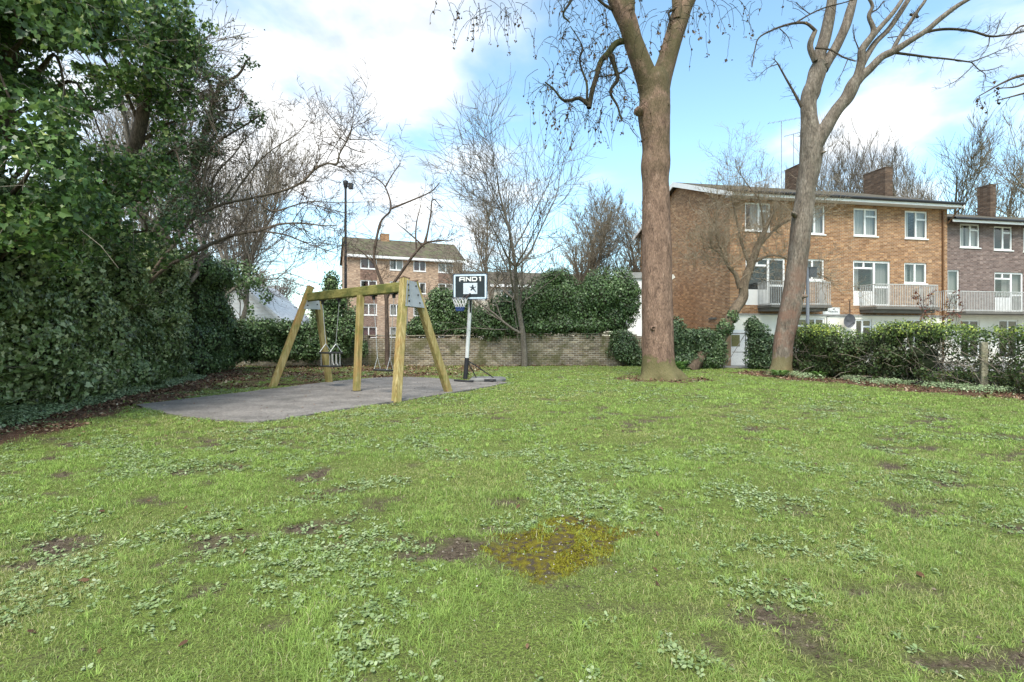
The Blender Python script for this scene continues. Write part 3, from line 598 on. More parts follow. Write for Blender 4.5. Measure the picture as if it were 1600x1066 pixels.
F1 = Frame(11.2, 26.3, .984, .178); L1 = 13.4; ZE = 8.76; ZR = 10.74; DP = 10.8
def house_one():
    root = thing('maisonette_block', 'three storey tan brick block with white windows, its gable end towards the lawn', 'building', (11.2, 26.3, 0), F1.rz, 'brick terrace behind the hedge', True)
    ops = {k: F1.op(*v) for k, v in dict(t1=(1164, 1204, 317, 361), t2=(1258, 1289, 321, 366), t3=(1334, 1371, 326, 369), t4=(1414, 1449, 330, 373),
        d1=(1165, 1227, 403, 477), m2=(1252, 1288, 405, 438), d2=(1333, 1391, 408, 478), m4=(1413, 1448, 411, 443)).items()}
    zc = F1.z_of(493, 4.)    # top of the rendered ground floor
    g1 = F1.op(1216, 1262, 497, 545); g2 = F1.op(1262, 1288, 497, 545); g3 = F1.op(1336, 1362, 499, 545); g4 = F1.op(1415, 1446, 499, 545)
    ops1 = {k: v for k, v in ops.items()}
    w_ = MB(); wall_panel(w_, 0, L1, zc, ZE, list(ops1.values()))
    # gable end, back and party wall
    ym = DP / 2; w_.add([(0, 0, -.2), (0, DP, -.2), (0, DP, ZE), (0, ym, ZR), (0, 0, ZE)], [(4, 3, 2, 1, 0)]); w_.quad((L1, DP, -.2), (0, DP, -.2), (0, DP, ZE), (L1, DP, ZE))
    w_.add([(L1, 0, -.2), (L1, DP, -.2), (L1, DP, ZE), (L1, ym, ZR), (L1, 0, ZE)], [(0, 1, 2, 3, 4)])
    w_.build('wall', m_brickA, root)
    r = MB(); wall_panel(r, 0.0, L1, -.2, zc, [g1, g2, g3, g4], y=-.03); r.box(-.03, 0, -.03, .0, -.2, zc); gw = r.build('ground_floor_wall', m_render, root); gw['label'] = 'cream rendered ground floor wall'
    c = MB(); c.box(-.03, L1, -.10, -.001, zc + .002, zc + .07); c.build('string_course', m_plain('grey_lead', (.30, .29, .27), .7), root)
    # brick panel under the first balcony
    window(root, ops['t1'], mull=(.55,), trans=[(.55, 1, .72)], curt=m_net)
    window(root, ops['t2'], mull=(.5,), curt=m_net)
    window(root, ops['t3'], mull=(.5,), trans=[(.5, 1, .72)], curt=m_net)
    window(root, ops['t4'], mull=(.52,), trans=[(.52, 1, .70)], curt=m_net)
    window(root, ops['m2'], mull=(.5,), curt=m_grey_curtain)
    window(root, ops['m4'], mull=(.5,), curt=m_grey_curtain)
    for k, cu in (('d1', m_darkroom), ('d2', m_grey_curtain)):
        window(root, ops[k], mull=(.58,), tops=((.30, .85),), trans=[(0, .56, .84), (.58, 1, .42)], curt=cu, fr=.10, name='balcony_door', panel=(0, .57, .33), sill=False)
    for g in (g1, g2, g3, g4): window(root, g, y=-.03, mull=(.45,), trans=[(.45, 1, .75)], curt=m_darkroom, sill=False)
    rf = MB(); gable_roof(rf, -.3, L1 + .35, -.55, DP + .55, ZE - .1, ZR + .12); rf.build('roof', m_tile, root)
    f = MB(); f.box(-.3, L1 + .35, -.62, -.56, ZE - .23, ZE - .10)
    f.box(-.28, L1 + .33, -.56, -.003, ZE - .20, ZE - .17)
    for x in (-.36, L1 + .36):
        for sgn in (0, 1):
            ya = -.62 if not sgn else DP + .62; z0 = ZE - .13
            f.add([(x, ya, z0 - .17), (x, ym, ZR + .10 - .16), (x, ym, ZR + .24), (x, ya, z0 + .06), (x + .055, ya, z0 - .17), (x + .055, ym, ZR + .10 - .16), (x + .055, ym, ZR + .24), (x + .055, ya, z0 + .06)],
                  [(0, 1, 2, 3), (7, 6, 5, 4), (0, 4, 5, 1), (3, 2, 6, 7), (0, 3, 7, 4)])
    f.build('fascia', m_white, root)
    g = MB(); g.tube([(-.25, -.68, ZE - .03), (L1 + .3, -.68, ZE - .03)], .075, 8, cap=True); g.build('gutter', m_gutter, root)
    g = MB(); g.tube([(L1 + .25, -.66, ZE - .08), (L1 + .05, -.2, ZE - .75), (L1 - .05, -.07, ZE - 1.0)], .035, 6); g.tube([(L1 - .35, -.06, ZE - .3), (L1 - .35, -.06, 0)], .05, 8); g.build('downpipe', m_plain('brown_pipe', (.16, .08, .035), .5), root)
    chimney(root, 7.2, 7.75, 3.5, 5.1, 9.7, 12.0, m_brickD); chimney(root, 13.0, 13.55, 3.5, 5.1, 9.7, 12.05, m_brickD)
    for nm, (px0, px1, y0, pyt, pyb) in (('a', (1205, 1297, -1.0, 441, 477)), ('b', (1369, 1465, -1.0, 446, 480))):
        s0, s1 = F1.s_of(px0, y0), F1.s_of(px1, y0); zt = F1.z_of(pyt, s1, y0); zb = F1.z_of(pyb, s1, y0)
        s = MB(); s.box(s0 - .05, s1 + .05, y0 - .08, -.002, zb - .14, zb - .01); s.box(s0, s1, y0 + .15, -.003, zb - .3, zb - .141)
        b = s.build('balcony', m_slab, root); railing(b, s0, s1, y0, zb - .01, zt)
    # lattice vent, name plate, satellite dish, small fittings
    v = F1.op(1170, 1186, 503, 515); mb = MB(); a, b, c_, d = v
    mb.box(a, b, -.07, -.031, c_, d); vt = mb.build('air_vent', m_plain('vent_brown', (.12, .08, .05), .8), root)
    mb = MB()
    for i in range(3):
        for j in range(2): mb = MB(); x = a + (b - a) * (i + .22) / 3; z = c_ + (d - c_) * (j + .22) / 2; mb.box(x, x + (b - a) * .19, -.075, -.071, z, z + (d - c_) * .3); mb.build('vent_block', m_render, vt)
    g = MB(); dd = F1.s_of(1318), F1.z_of(502, F1.s_of(1318)); N = 20
    cx_, cz_ = dd; base = np.array([cx_, -.32, cz_]); rr = .36; pts = []
    for k, q in enumerate((0, .35, .7, 1.0)):
        for i in range(N): an = i / N * 6.2832; pts.append((cx_ + rr * q * math.cos(an), -.40 + .10 * (1 - q * q) - .03 * math.sin(an), cz_ + rr * q * math.sin(an)))
    fs = [(k * N + i, k * N + (i + 1) % N, (k + 1) * N + (i + 1) % N, (k + 1) * N + i) for k in range(3) for i in range(N)]; g.add(pts, fs, None, True); g.beam((cx_, -.30, cz_), (cx_, -.03, cz_ - .1), .03, .03); g.beam((cx_, -.33, cz_ - .3), (cx_ - .1, -.75, cz_ - .12), .02, .02); g.box(cx_ - .14, cx_ - .06, -.82, -.74, cz_ - .16, cz_ - .08)
    g.build('satellite_dish', m_plain('dish_grey', (.12, .12, .13), .5), root)
    s0, s1, z0, z1 = F1.op(1285, 1311, 480.5, 491.5); mb = MB(); mb.box(s0, s1, -.05, -.011, z0, z1); np_ = mb.build('name_plate', m_plain('plate_white', (.70, .71, .68), .5), root)
    mb = MB(); rg = random.Random(5)
    x = s0 + .32 * (s1 - s0)
    while x < s1 - .12: wd = rg.uniform(.03, .06); mb.box(x, x + wd, -.0525, -.0505, z0 + (z1 - z0) * .30, z0 + (z1 - z0) * .46 * rg.uniform(.93, 1.05)); x += wd + rg.uniform(.012, .03)
    mb.box((s0 + s1) / 2 + .1, (s0 + s1) / 2 + .17, -.0525, -.0505, z0 + (z1 - z0) * .64, z0 + (z1 - z0) * .8)
    mb.build('plate_lettering', m_plain('dark_ink', (.08, .09, .10), .6), np_)
    g = MB(); g.tube([(F1.s_of(1327), -.04, F1.z_of(470, 7)), (F1.s_of(1327), -.04, zc + .1), (F1.s_of(1291), -.04, zc - .05), (F1.s_of(1291), -.07, 0)], .02, 5); g.build('waste_pipe', m_gutter, root)
    g = MB(); g.box(.0 - .06, -.001, 1.2, 1.9, F1.z_of(497, 0) - .02, F1.z_of(497, 0) + .08); g.build('wall_bracket', m_slab, root)
    # aerials
    for (px, y0, pyt, pyb, arm) in ((1221, 4.3, 190, 300, 1.2), (1240, 4.6, 210, 290, .7)):
        s = F1.s_of(px, y0); zt = F1.z_of(pyt, s, y0); zb = 10.3; g = MB(); g.tube([(s, y0, zb), (s, y0, zt)], .022, 5)
        a0 = np.array([s - arm * .6, y0 + .3, zt - .05]); a1 = np.array([s + arm * 1.2, y0 - .9, zt + .1]); g.tube([a0, a1], .014, 4)
        for t in np.linspace(.02, .98, 9): p = a0 + (a1 - a0) * t; g.tube([p + (.05, .18, 0), p - (.05, .18, 0)], .007, 3)
        g.build('aerial', m_plain('aerial_metal', (.30, .30, .30), .4, .6), root)
house_one()
def house_two():
    root = thing('terrace_house', 'lower terrace of dark grey brown brick joined on the right of the tan block', 'building', (11.2, 26.3, 0), F1.rz, 'brick terrace behind the hedge', True)
    a0, a1 = L1 + .012, 30.; ze, zr = 8.05, 9.6; y0 = .25
    ops = [F1.op(1500, 1531, 350, 387, y0), F1.op(1553, 1582, 354, 391, y0), F1.op(1599, 1630, 357, 394, y0), F1.op(1481, 1499, 422, 485, y0), F1.op(1554, 1599, 426, 487, y0), F1.op(1640, 1665, 432, 462, y0)]
    z_low = 2.9
    w_ = MB(); wall_panel(w_, a0, a1, z_low, ze, ops, y=y0); dp = 9.9; ym = (y0 + dp) / 2
    w_.add([(a1, y0, 0), (a1, dp, 0), (a1, dp, ze), (a1, ym, zr), (a1, y0, ze)], [(0, 1, 2, 3, 4)]); w_.quad((a1, dp, 0), (a0, dp, 0), (a0, dp, ze), (a1, dp, ze)); w_.build('wall', m_brickB, root)
    lw_ = MB(); lo = [F1.op(1500, 1530, 500, 560, y0), F1.op(1560, 1590, 500, 560, y0)]; wall_panel(lw_, a0, a1, -.2, z_low, lo, y=y0 - .03); lw_.build('ground_floor_wall', m_render, root)
    for o in lo: window(root, o, y=y0 - .03, curt=m_darkroom, sill=False)
    window(root, ops[0], y0, (.55,), [(.55, 1, .74)], m_net); window(root, ops[1], y0, (.52,), [(.52, 1, .74)], m_darkroom); window(root, ops[2], y0, (.52,), [(.52, 1, .74)], m_net); window(root, ops[5], y0, (.5,), None, m_net)
    window(root, ops[3], y0, (), [(0, 1, .42)], m_grey_curtain, .07, 'balcony_door', sill=False)
    window(root, ops[4], y0, (.6,), [(0, .6, .84), (.6, 1, .42)], m_grey_curtain, .09, 'balcony_door', panel=(0, .6, .36), sill=False, tops=((.3, .85),))
    rf = MB(); gable_roof(rf, a0 + .02, a1, y0 - .5, dp + .5, ze - .1, zr + .1); rf.build('roof', m_tile, root)
    f = MB(); f.box(a0 + .02, a1, y0 - .57, y0 - .51, ze - .23, ze - .10); f.build('fascia', m_white, root)
    g = MB(); g.tube([(a0 + .02, y0 - .64, ze - .03), (a1, y0 - .64, ze - .03)], .07, 8); g.build('gutter', m_gutter, root)
    chimney(root, 21.05, 21.5, 3.5, 4.3, 8.9, 11.4, m_brickD)
    yb = -.9; s0, s1 = F1.s_of(1499, yb), F1.s_of(1600, yb) + 4; zt = F1.z_of(455, s0, yb); zb = F1.z_of(486, s0, yb)
    s = MB(); s.box(a0 + .03, s1 + .05, yb - .08, y0 - .002, zb - .14, zb - .01); b = s.build('balcony', m_slab, root); railing(b, s0 - .9, s1, yb, zb - .01, zt)
house_two()

def flat_block():
    F = Frame((543 - 800) / 800 * 57, 57, .926, .378); root = thing('apartment_block', 'four storey pale brick apartment block with pitched tiled roof seen above the swing', 'building', (F.c[0], F.c[1], 0), F.rz, None, True)
    L = 13.3; ze = 10.75; zr = 13.4; dp = 9.
    rows = [(400.5, 419.5), (437.5, 456), (474, 494), (511.5, 524)]; cols = [(563, 589), (609, 630), (646, 665.5), (685, 708)]; ops = []
    for ri, (ya, yb) in enumerate(rows):
        for ci, (xa, xb) in enumerate(cols):
            k = ((xa + xb) / 2 - 543) / 180; o = F.op(xa, xb, ya, yb); zt = F.z_of(400, 0) - ri * 2.62 - .0; h = 1.32 if ri < 3 else 1.3
            ops.append((o[0], o[1], zt - h, zt))
    w_ = MB(); wall_panel(w_, 0, L, -.2, ze, ops); ym = dp / 2
    for x in (0, L): w_.add([(x, 0, -.2), (x, dp, -.2), (x, dp, ze), (x, ym, zr), (x, 0, ze)], [(4, 3, 2, 1, 0) if x == 0 else (0, 1, 2, 3, 4)])
    w_.quad((L, dp, 0), (0, dp, 0), (0, dp, ze), (L, dp, ze)); w_.build('wall', m_brickC, root)
    mdk = m_brick('dark_brick_panel', (.24, .13, .09), (.17, .09, .065), (.2, .17, .14), (.8, .8, .8))
    cu = [m_net, m_grey_curtain, m_net, m_red_curtain]
    for i, o in enumerate(ops):
        window(root, o, 0, (.5,), None, cu[(i * 7 + 3) % 4] if i != 2 else m_red_curtain, .10)
        if i % 4 in (0, 3) and i < 12: p = MB(); p.box(o[0], o[1], -.02, -.001, o[2] - 1.24, o[2] - .07); p.build('spandrel', mdk, root)
    rf = MB(); gable_roof(rf, -.25, L + .25, -.4, dp + .4, ze - .05, zr); rf.build('roof', m_brick('brown_tile', (.135, .105, .08), (.10, .08, .06), (.05, .04, .03), (.8, .82, .7), (.11, .12, .06), (.3, .2), .6), root)
    f = MB(); f.box(-.3, L + .3, -.48, -.41, ze - .28, ze - .02); f.box(-.28, L + .28, -.41, -.003, ze - .34, ze - .3); f.build('fascia', m_white, root)
    chimney(root, 4.2, 5.2, 3.9, 5.1, 12.6, 14.1, m_brickA)
flat_block()
def low_building():
    F = Frame(-8.9, 62, .97, .2); root = thing('distant_house', 'low distant house with a brown tiled roof and white eaves behind the basketball hoop', 'building', (F.c[0], F.c[1], 0), F.rz, None, True)
    L = 22; ze = EYE + 87 * 62 / 800; zr = ze + 2.0; ops = [(a, a + 1.5, ze - 1.9, ze - .7) for a in (1.5, 4.6, 7.7, 10.8, 14, 17)]
    w_ = MB(); wall_panel(w_, 0, L, -.2, ze, ops)
    for x in (0, L): w_.add([(x, 0, -.2), (x, 8, -.2), (x, 8, ze), (x, 4, zr), (x, 0, ze)], [(4, 3, 2, 1, 0)])
    w_.build('wall', m_plain('pale_render', (.5, .45, .36), .9, nscale=1), root)
    for o in ops: window(root, o, 0, (.5,), None, m_grey_curtain, .1)
    rf = MB(); gable_roof(rf, -.25, L + .25, -.4, 8.4, ze - .05, zr); rf.build('roof', m_tile, root); f = MB(); f.box(-.3, L + .3, -.48, -.41, ze - .3, ze); f.build('fascia', m_white, root)
low_building()
def white_annex():
    root = thing('white_outbuilding', 'plain white rendered outbuilding on a brick plinth behind the big bare trunk', 'building', (6.55, 29, 0), math.radians(4), None, True)
    z = 4.75; w_ = MB(); w_.box(0, 2.35, 0, 1.8, 1.45, z); w_.build('wall', m_plain('bright_render', (.82, .81, .77), .7, nscale=1, namt=.06), root)
    b = MB(); b.box(-.0, 2.35, .01, 1.79, -.1, 1.448); b.build('plinth', m_brickA, root)
    f = MB(); f.box(-.1, 2.45, -.12, 1.95, z + .002, z + .32); f.build('roof', m_plain('grey_felt', (.33, .33, .31), .9), root)
    g = MB(); g.beam((2.35, -.2, z - .05), (2.6, -.2, z + .12), .2, .2); g.tube([(2.42, -.06, z), (2.42, -.06, 0)], .045, 8); g.build('downpipe', m_plain('cream_pipe', (.70, .68, .6), .5), root)
white_annex()
def white_shed():
    c = P(322, 510, 27.5); root = thing('boarded_shed', 'white boarded shed with a sloping roof edge glimpsed through the ivy', 'shed', (c[0], 27.5, 0), math.radians(-6), None, True)
    mb = MB(); pts = [(0, 0), (2.5, 0), (4.6, 0), (4.6, 2.0), (2.2, 4.0), (0, 4.0)]
    n = 20
    for i in range(n):
        za, zb = 4.0 * i / n, 4.0 * (i + 1) / n - .012; xr = lambda z: 4.6 if z < 2 else 4.6 - (z - 2) * 1.2
        mb.add([(0, 0, za), (xr(za), 0, za), (xr(zb), -.02, zb), (0, -.02, zb), (0, .1, za), (xr(za), .1, za), (xr(zb), .1, zb), (0, .1, zb)], [(0, 1, 2, 3), (0, 4, 5, 1), (3, 2, 6, 7), (1, 5, 6, 2)])
    mb.add([(0, 3, 0), (4.6, 3, 0), (4.6, 3, 2), (2.2, 3, 4), (0, 3, 4)], [(0, 1, 2, 3, 4)]); mb.box(-.05, -.002, 0, 3, 0, 4)
    mb.build('wall', m_plain('white_board', (.88, .88, .85), .5, nscale=2, namt=.06), root)
    r = MB(); r.add([(2.1, -.2, 4.08), (4.9, -.2, 1.75), (4.9, 3.1, 1.75), (2.1, 3.1, 4.08), (2.1, -.2, 4.28), (4.9, -.2, 1.95), (4.9, 3.1, 1.95), (2.1, 3.1, 4.28)], [(0, 1, 5, 4), (4, 5, 6, 7), (1, 2, 6, 5), (0, 3, 2, 1), (0, 4, 7, 3)]); r.box(-.1, 2.09, -.2, 3.1, 4.05, 4.2)
    r.build('roof', m_plain('white_verge', (.86, .86, .84), .5), root)
white_shed()

# ------------------------------------------------------------------ garden wall
def garden_wall():
    root = thing('garden_wall', 'weathered yellow stock brick garden wall, mossy, at the end of the lawn', 'wall', (-8, WALL_Y, 0))
    rng = np.random.RandomState(2); m = m_brick('stock_brick', (.26, .20, .13), (.13, .105, .08), (.34, .31, .25), (.45, .42, .38), (.085, .085, .03), (.25, .092), .7, .018, .8)
    mb = MB(); x0, x1 = -13.5, 6.3; xs = np.arange(x0, x1 + .01, .225)
    for i, (a, b) in enumerate(zip(xs[:-1], xs[1:])):
        top = 1.36 + (.078 if rng.rand() < .25 else 0) * (1 if rng.rand() < .8 else -1) + (.09 if a > -1.55 else 0); mb.quad((a, WALL_Y, -.1), (b, WALL_Y, -.1), (b, WALL_Y, top), (a, WALL_Y, top)); mb.quad((b, WALL_Y + .33, -.1), (a, WALL_Y + .33, -.1), (a, WALL_Y + .33, top), (b, WALL_Y + .33, top))
        mb.quad((a, WALL_Y, top), (b, WALL_Y, top), (b, WALL_Y + .33, top), (a, WALL_Y + .33, top)); mb.quad((b, WALL_Y, 0), (b, WALL_Y + .33, 0), (b, WALL_Y + .33, top), (b, WALL_Y, top)); mb.quad((a, WALL_Y, 0), (a, WALL_Y, top), (a, WALL_Y + .33, top), (a, WALL_Y + .33, 0))
    mb.build('brickwork', m, root)
    mb = MB(); mb.box(-7.45, -7.0, WALL_Y - .11, WALL_Y - .003, -.1, 1.5); mb.box(-1.62, -1.56, WALL_Y - .03, WALL_Y - .002, -.1, 1.4); mb.build('pier', m, root)
    mb = MB()
    for a in np.arange(-7.0, 5.6, .47):
        if rng.rand() < .8: z = 1.455 + rng.rand() * .02 + (.09 if a > -1.55 else 0); mb.beam((a, WALL_Y + .165, z), (a + .44, WALL_Y + .165, z + rng.normal(0, .008)), .36, .07, bev=.02)
    mb.build('coping', m, root)
    return root
garden_wall()
def chain_fence(name, label, p0, p1, z0, z1, posts, step=.09, r=.0022, parent=None):
    p0 = np.array([*p0, 0.]); p1 = np.array([*p1, 0.]); d = p1 - p0; L = np.linalg.norm(d); d /= L; root = parent or thing(name, label, 'fence', (p0[0], p0[1], 0)); mb = MB(); H = z1 - z0
    def strip(sg):
        for s in np.arange(-H, L + H, step * 1.414 if False else step):
            a, b = (s, s + H) if sg > 0 else (s + H, s); t0, t1 = 0., 1.
            lo, hi = min(a, b), max(a, b)
            if hi <= 0 or lo >= L: continue
            def clip(v): return min(max(v, 0), L)
            ca, cb = clip(a), clip(b); za = z0 + H * abs(ca - a) / H; zb = z1 - H * abs(cb - b) / H
            A = p0 + d * ca; B = p0 + d * cb; mb.tube([(A[0], A[1], za), (B[0], B[1], zb)], r, 3)
    strip(1); strip(-1); m = m_plain('galvanised_wire', (.42, .41, .38), .5, .4); mb.build('mesh', m, root)
    for t in posts: q = MB(); A = p0 + d * L * t; q.tube([(A[0], A[1], -.05), (A[0], A[1], z1 + .04)], .025, 8, cap=True); q.build('post', m, root)
    q = MB(); A, B = p0, p1; q.tube([(A[0], A[1], z1), (B[0], B[1], z1)], .004, 4); q.build('top_wire', m, root)
    return root
chain_fence('chain_link_fence', 'rusty chain link fence standing above the brick wall behind the swing', (-7.4, 25.4), (-3.0, 25.4), 1.3, 2.9, (0, .5, 1), .1, .003)
# ------------------------------------------------------------------ swing set
def m_timber(name, axis=2):
    m, n, b = mat(name); sc_ = [9, 9, 9]; sc_[axis] = .5; v = mapping(n, tuple(sc_)); f = noise(n, 3, 6, .65, v, .6); f3 = noise(n, 2.2, 5, .6)
    c = ramp(n, f, [(.25, (.14, .10, .04)), (.45, (.30, .225, .085)), (.6, (.42, .33, .15)), (.8, (.52, .43, .23))])
    c = mixn(n, ramp(n, f3, [(.48, (0, 0, 0)), (.68, (.75, .75, .75))]), c, (.16, .17, .04)); 
    c = mixn(n, ramp(n, noise(n, 1.7, 3, .5, mapping(n, (1, 1, .6), (.3, 0, 0))), [(.55, (0, 0, 0)), (.72, (.7, .7, .7))]), c, (.36, .15, .045))
    n.links.new(c, b.inputs['Base Color']); b.inputs['Roughness'].default_value = .85; bump(n, b, f, .7, .01); b.inputs['Specular IOR Level'].default_value = .2; return m
m_wood = m_timber('weathered_timber'); 
m_beamw, n_, b_ = mat('mossy_beam'); v_ = mapping(n_, (1.2, 1.2, 9)); f_ = noise(n_, 4, 6, .65, v_, .5)
c_ = ramp(n_, f_, [(.3, (.12, .10, .025)), (.55, (.24, .22, .06)), (.75, (.36, .31, .13))]); c_ = mixn(n_, ramp(n_, noise(n_, 3, 5, .6), [(.45, (0, 0, 0)), (.6, (.9, .9, .9))]), c_, (.085, .10, .02)); n_.links.new(c_, b_.inputs['Base Color']); b_.inputs['Roughness'].default_value = .9; bump(n_, b_, f_, .5, .01)
m_galv = m_plain('galvanised_steel', (.48, .49, .50), .45, .35, 5, .15); m_dark = m_plain('dark_rubber', (.035, .034, .032), .7, nscale=20); m_chain = m_plain('chain_steel', (.55, .55, .54), .4, .5)
def swing():
    root = thing('playground_swing_set', 'mossy timber swing frame with sloping legs and grey steel plates, on the tarmac pad', 'swing set', (-4, 13, 0))
    BL = np.array([-5.78, 14.62, 2.50]); BR = np.array([-2.30, 11.50, 2.48]); u = (BR - BL); u[2] = 0; u /= np.linalg.norm(u); nrm = np.array([u[1], -u[0], 0])   # toward camera side
    mb = MB(); mb.beam(BL - u * .04, BR + u * .02, .17, .235, bev=.02); mb.build('crossbeam', m_beamw, root)
    feet = [G(425, 605), G(515, 598), G(619, 628), G(702, 613)]
    tops = [P(485, 449, 14.72), P(495, 462, 14.95), P(632, 436, 11.35), P(646, 441, 11.72)]
    caps = []
    for i, (f, t) in enumerate(zip(feet, tops)):
        mb = MB(); a = f.copy(); a[2] = -.06; d = (t - a); w1, w2 = (.165, .165)
        mb.beam(a, t, w1, w2, up=tuple(nrm if i in (2, 3) else nrm), bev=.018)
        lg = mb.build('leg', m_wood, root)
        q = MB(); dd = d / np.linalg.norm(d); q.beam(t - dd * .02 + dd * .02, t + dd * .022, .172, .172, up=tuple(nrm)); q.build('leg_cap', m_plain('red_cap', (.34, .14, .11), .7) if i < 2 else m_plain('brown_cap', (.13, .075, .05), .8), lg)
    f = G(557, 612.5); mb = MB(); s_ = np.dot((f - BL)[:2], u[:2]); tp = BL + u * s_; tp[2] = 2.385; a = f.copy(); a[2] = -.06; mb.beam(a, (a[0] + (tp[0] - a[0]) * .6, a[1] + (tp[1] - a[1]) * .6, 2.385), .15, .15, up=tuple(nrm), bev=.016); l = mb.build('leg', m_wood, root)
    q = MB(); q.beam((a[0], a[1], .0), (a[0], a[1], .035), .19, .19, up=tuple(nrm)); q.build('foot_collar', m_dark, l)
    # steel gusset plates
    for (ia, ib, k, sgn) in ((0, 1, 0, 1), (2, 3, 1, 1)):
        A0, A1, B0, B1 = feet[ia], tops[ia], feet[ib], tops[ib]
        def at(F_, T_, z): r = (z - F_[2]) / (T_[2] - F_[2]); return F_ + (T_ - F_) * r
        zt, zb = (2.60, 2.05) if k else (2.58, 2.16); 
        if k: zb = 2.02
        off = -u * .10 if k else u * .10
        c = [at(A0, A1, zb), at(B0, B1, zb), at(B0, B1, zt), at(A0, A1, zt)]; th = u * .004; V = [p + off + th for p in c] + [p + off - th for p in c]
        mb = MB(); mb.add(V, [(0, 1, 2, 3), (7, 6, 5, 4), (0, 4, 5, 1), (1, 5, 6, 2), (2, 6, 7, 3), (3, 7, 4, 0)]); pl = mb.build('steel_plate', m_galv, root)
        V2 = MB(); off2 = -off; V = [p + off2 + th for p in c] + [p + off2 - th for p in c]; V2.add(V, [(0, 1, 2, 3), (7, 6, 5, 4), (0, 4, 5, 1), (1, 5, 6, 2), (2, 6, 7, 3), (3, 7, 4, 0)]); V2.build('steel_plate', m_galv, root)
        b = MB()
        for sgn2 in (1, -1):
            o_ = off * sgn2
            for (wq, z) in ((.12, 2.5), (.14, 2.38), (.16, 2.26), (.18, 2.14), (.82, 2.5), (.80, 2.3), (.78, 2.12)):
                if z < zb: continue
                L_, R_ = at(A0, A1, z), at(B0, B1, z); p = L_ + (R_ - L_) * wq + o_; ax = u * (.012 if np.dot(o_, u) > 0 else -.012); b.tube([p, p + ax * 1.6], .02, 8, cap=True)
        b.build('bolt', m_dark, pl)
    # hangers
    def along(px):
        r = (px - 800) / 800; t = (r * BL[1] - BL[0]) / ((BR - BL)[0] - r * (BR - BL)[1]); return BL + (BR - BL) * t
    ch = {k: along(px) for k, px in dict(a=504, b=530, c=584, d=615.5).items()}
    for p in ch.values():
        mb = MB(); z = p[2] - .1175; mb.beam((p[0], p[1], z + .005), (p[0], p[1], z - .03), .13, .13, up=tuple(u)); mb.beam((p[0], p[1], z - .03), (p[0], p[1], z - .11), .05, .09, up=tuple(u), bev=.01); mb.build('hanger_bracket', m_dark, root)
    def chain(mb, a, b, r=.0075, ln=.042):
        a = np.array(a, float); b = np.array(b, float); L = np.linalg.norm(b - a); n = int(L / (ln * .5)); k = np.arange(n + 1); mb.tube(a + (b - a) * (k / n)[:, None], np.where(k % 2, r * 1.5, r * .6), 5)
    # flat seat
    r = thing('flat_swing', 'flat black swing seat hanging on two steel chains below the beam by the brick wall', 'swing', (*((ch['c'] + ch['d']) / 2)[:2], 0), group='swings hanging from the timber frame')
    zs = .56; mc = (ch['c'] + ch['d']) / 2; sa, sb = mc - u * .29, mc + u * .29
    mb = MB(); mb.beam((sa[0], sa[1], zs), (sb[0], sb[1], zs), .20, .04, bev=.012); mb.build('seat', m_dark, r)
    for key, e, sg in (('c', sa, 1), ('d', sb, -1)):
        mb = MB(); top = ch[key].copy(); top[2] -= .22; j = e + u * sg * .03; j[2] = zs + .30; chain(mb, top, j)
        for q in (-1, 1): k = e + nrm * q * .085 + u * sg * .03; k[2] = zs + .03; chain(mb, j, k); mb.beam(k, k + np.array([0, 0, .05]), .035, .035)
        mb.build('chain', m_chain, r)
    # cradle seat
    mc = (ch['a'] + ch['b']) / 2 + np.array([0, 0, 0.]); r = thing('cradle_swing', 'toddler cradle swing with grey bars and hoops hanging at the ivy end of the beam', 'swing', (*mc[:2], 0), group='swings hanging from the timber frame')
    z1, z0 = .93, .57; hx = .27; hy = .17; mb = MB()
    def pt(a, b, z): q = mc + u * a + nrm * b; q[2] = z; return q
    for b_s in (-1, 1): mb.beam(pt(-hx - .03, b_s * hy, z1), pt(hx + .03, b_s * hy, z1), .05, .045, bev=.01)
    for a_s in (-1, 1): mb.beam(pt(a_s * hx, -hy, z1), pt(a_s * hx, hy, z1), .05, .04, bev=.01)
    mb.build('top_rail', m_dark, r)
    mb = MB(); mb.beam(pt(-hx - .01, 0, z0), pt(hx + .01, 0, z0), .34, .035, bev=.01); mb.build('seat', m_dark, r)
    mb = MB()
    for a_ in (-hx * .85, hx * .85):
        for b_s in (-1, 1): mb.tube([pt(a_, b_s * hy * .9, z1 - .02), pt(a_, b_s * hy * .9, z0 + .01)], .011, 6)
    mb.build('side_bar', m_plain('grey_tube', (.30, .29, .27), .5), r)
    for a_s in (-1, 1):
        mb = MB(); mb.tube([pt(a_s * .10 + .07 * math.cos(q) * 1.3, -hy * .95, z0 + .16 + .15 * math.sin(q)) for q in np.linspace(math.pi, 2 * math.pi, 9)], .018, 6); mb.tube([pt(a_s * .10 - .091, -hy * .95, z0 + .16), pt(a_s * .10 - .091, -hy * .95, z1)], .018, 6); mb.tube([pt(a_s * .10 + .091, -hy * .95, z0 + .16), pt(a_s * .10 + .091, -hy * .95, z1)], .018, 6); mb.build('leg_hoop', m_plain('white_tube', (.42, .41, .38), .4), r)
    for key, a_s in (('a', -1), ('b', 1)):
        mb = MB(); top = ch[key].copy(); top[2] -= .22; j = pt(a_s * hx, 0, z1 + .24); chain(mb, top, j)
        for q in (-1, 1): mb.tube([j, pt(a_s * hx, q * hy, z1 + .02)], .012, 5)
        mb.build('chain', m_chain, r)
swing()

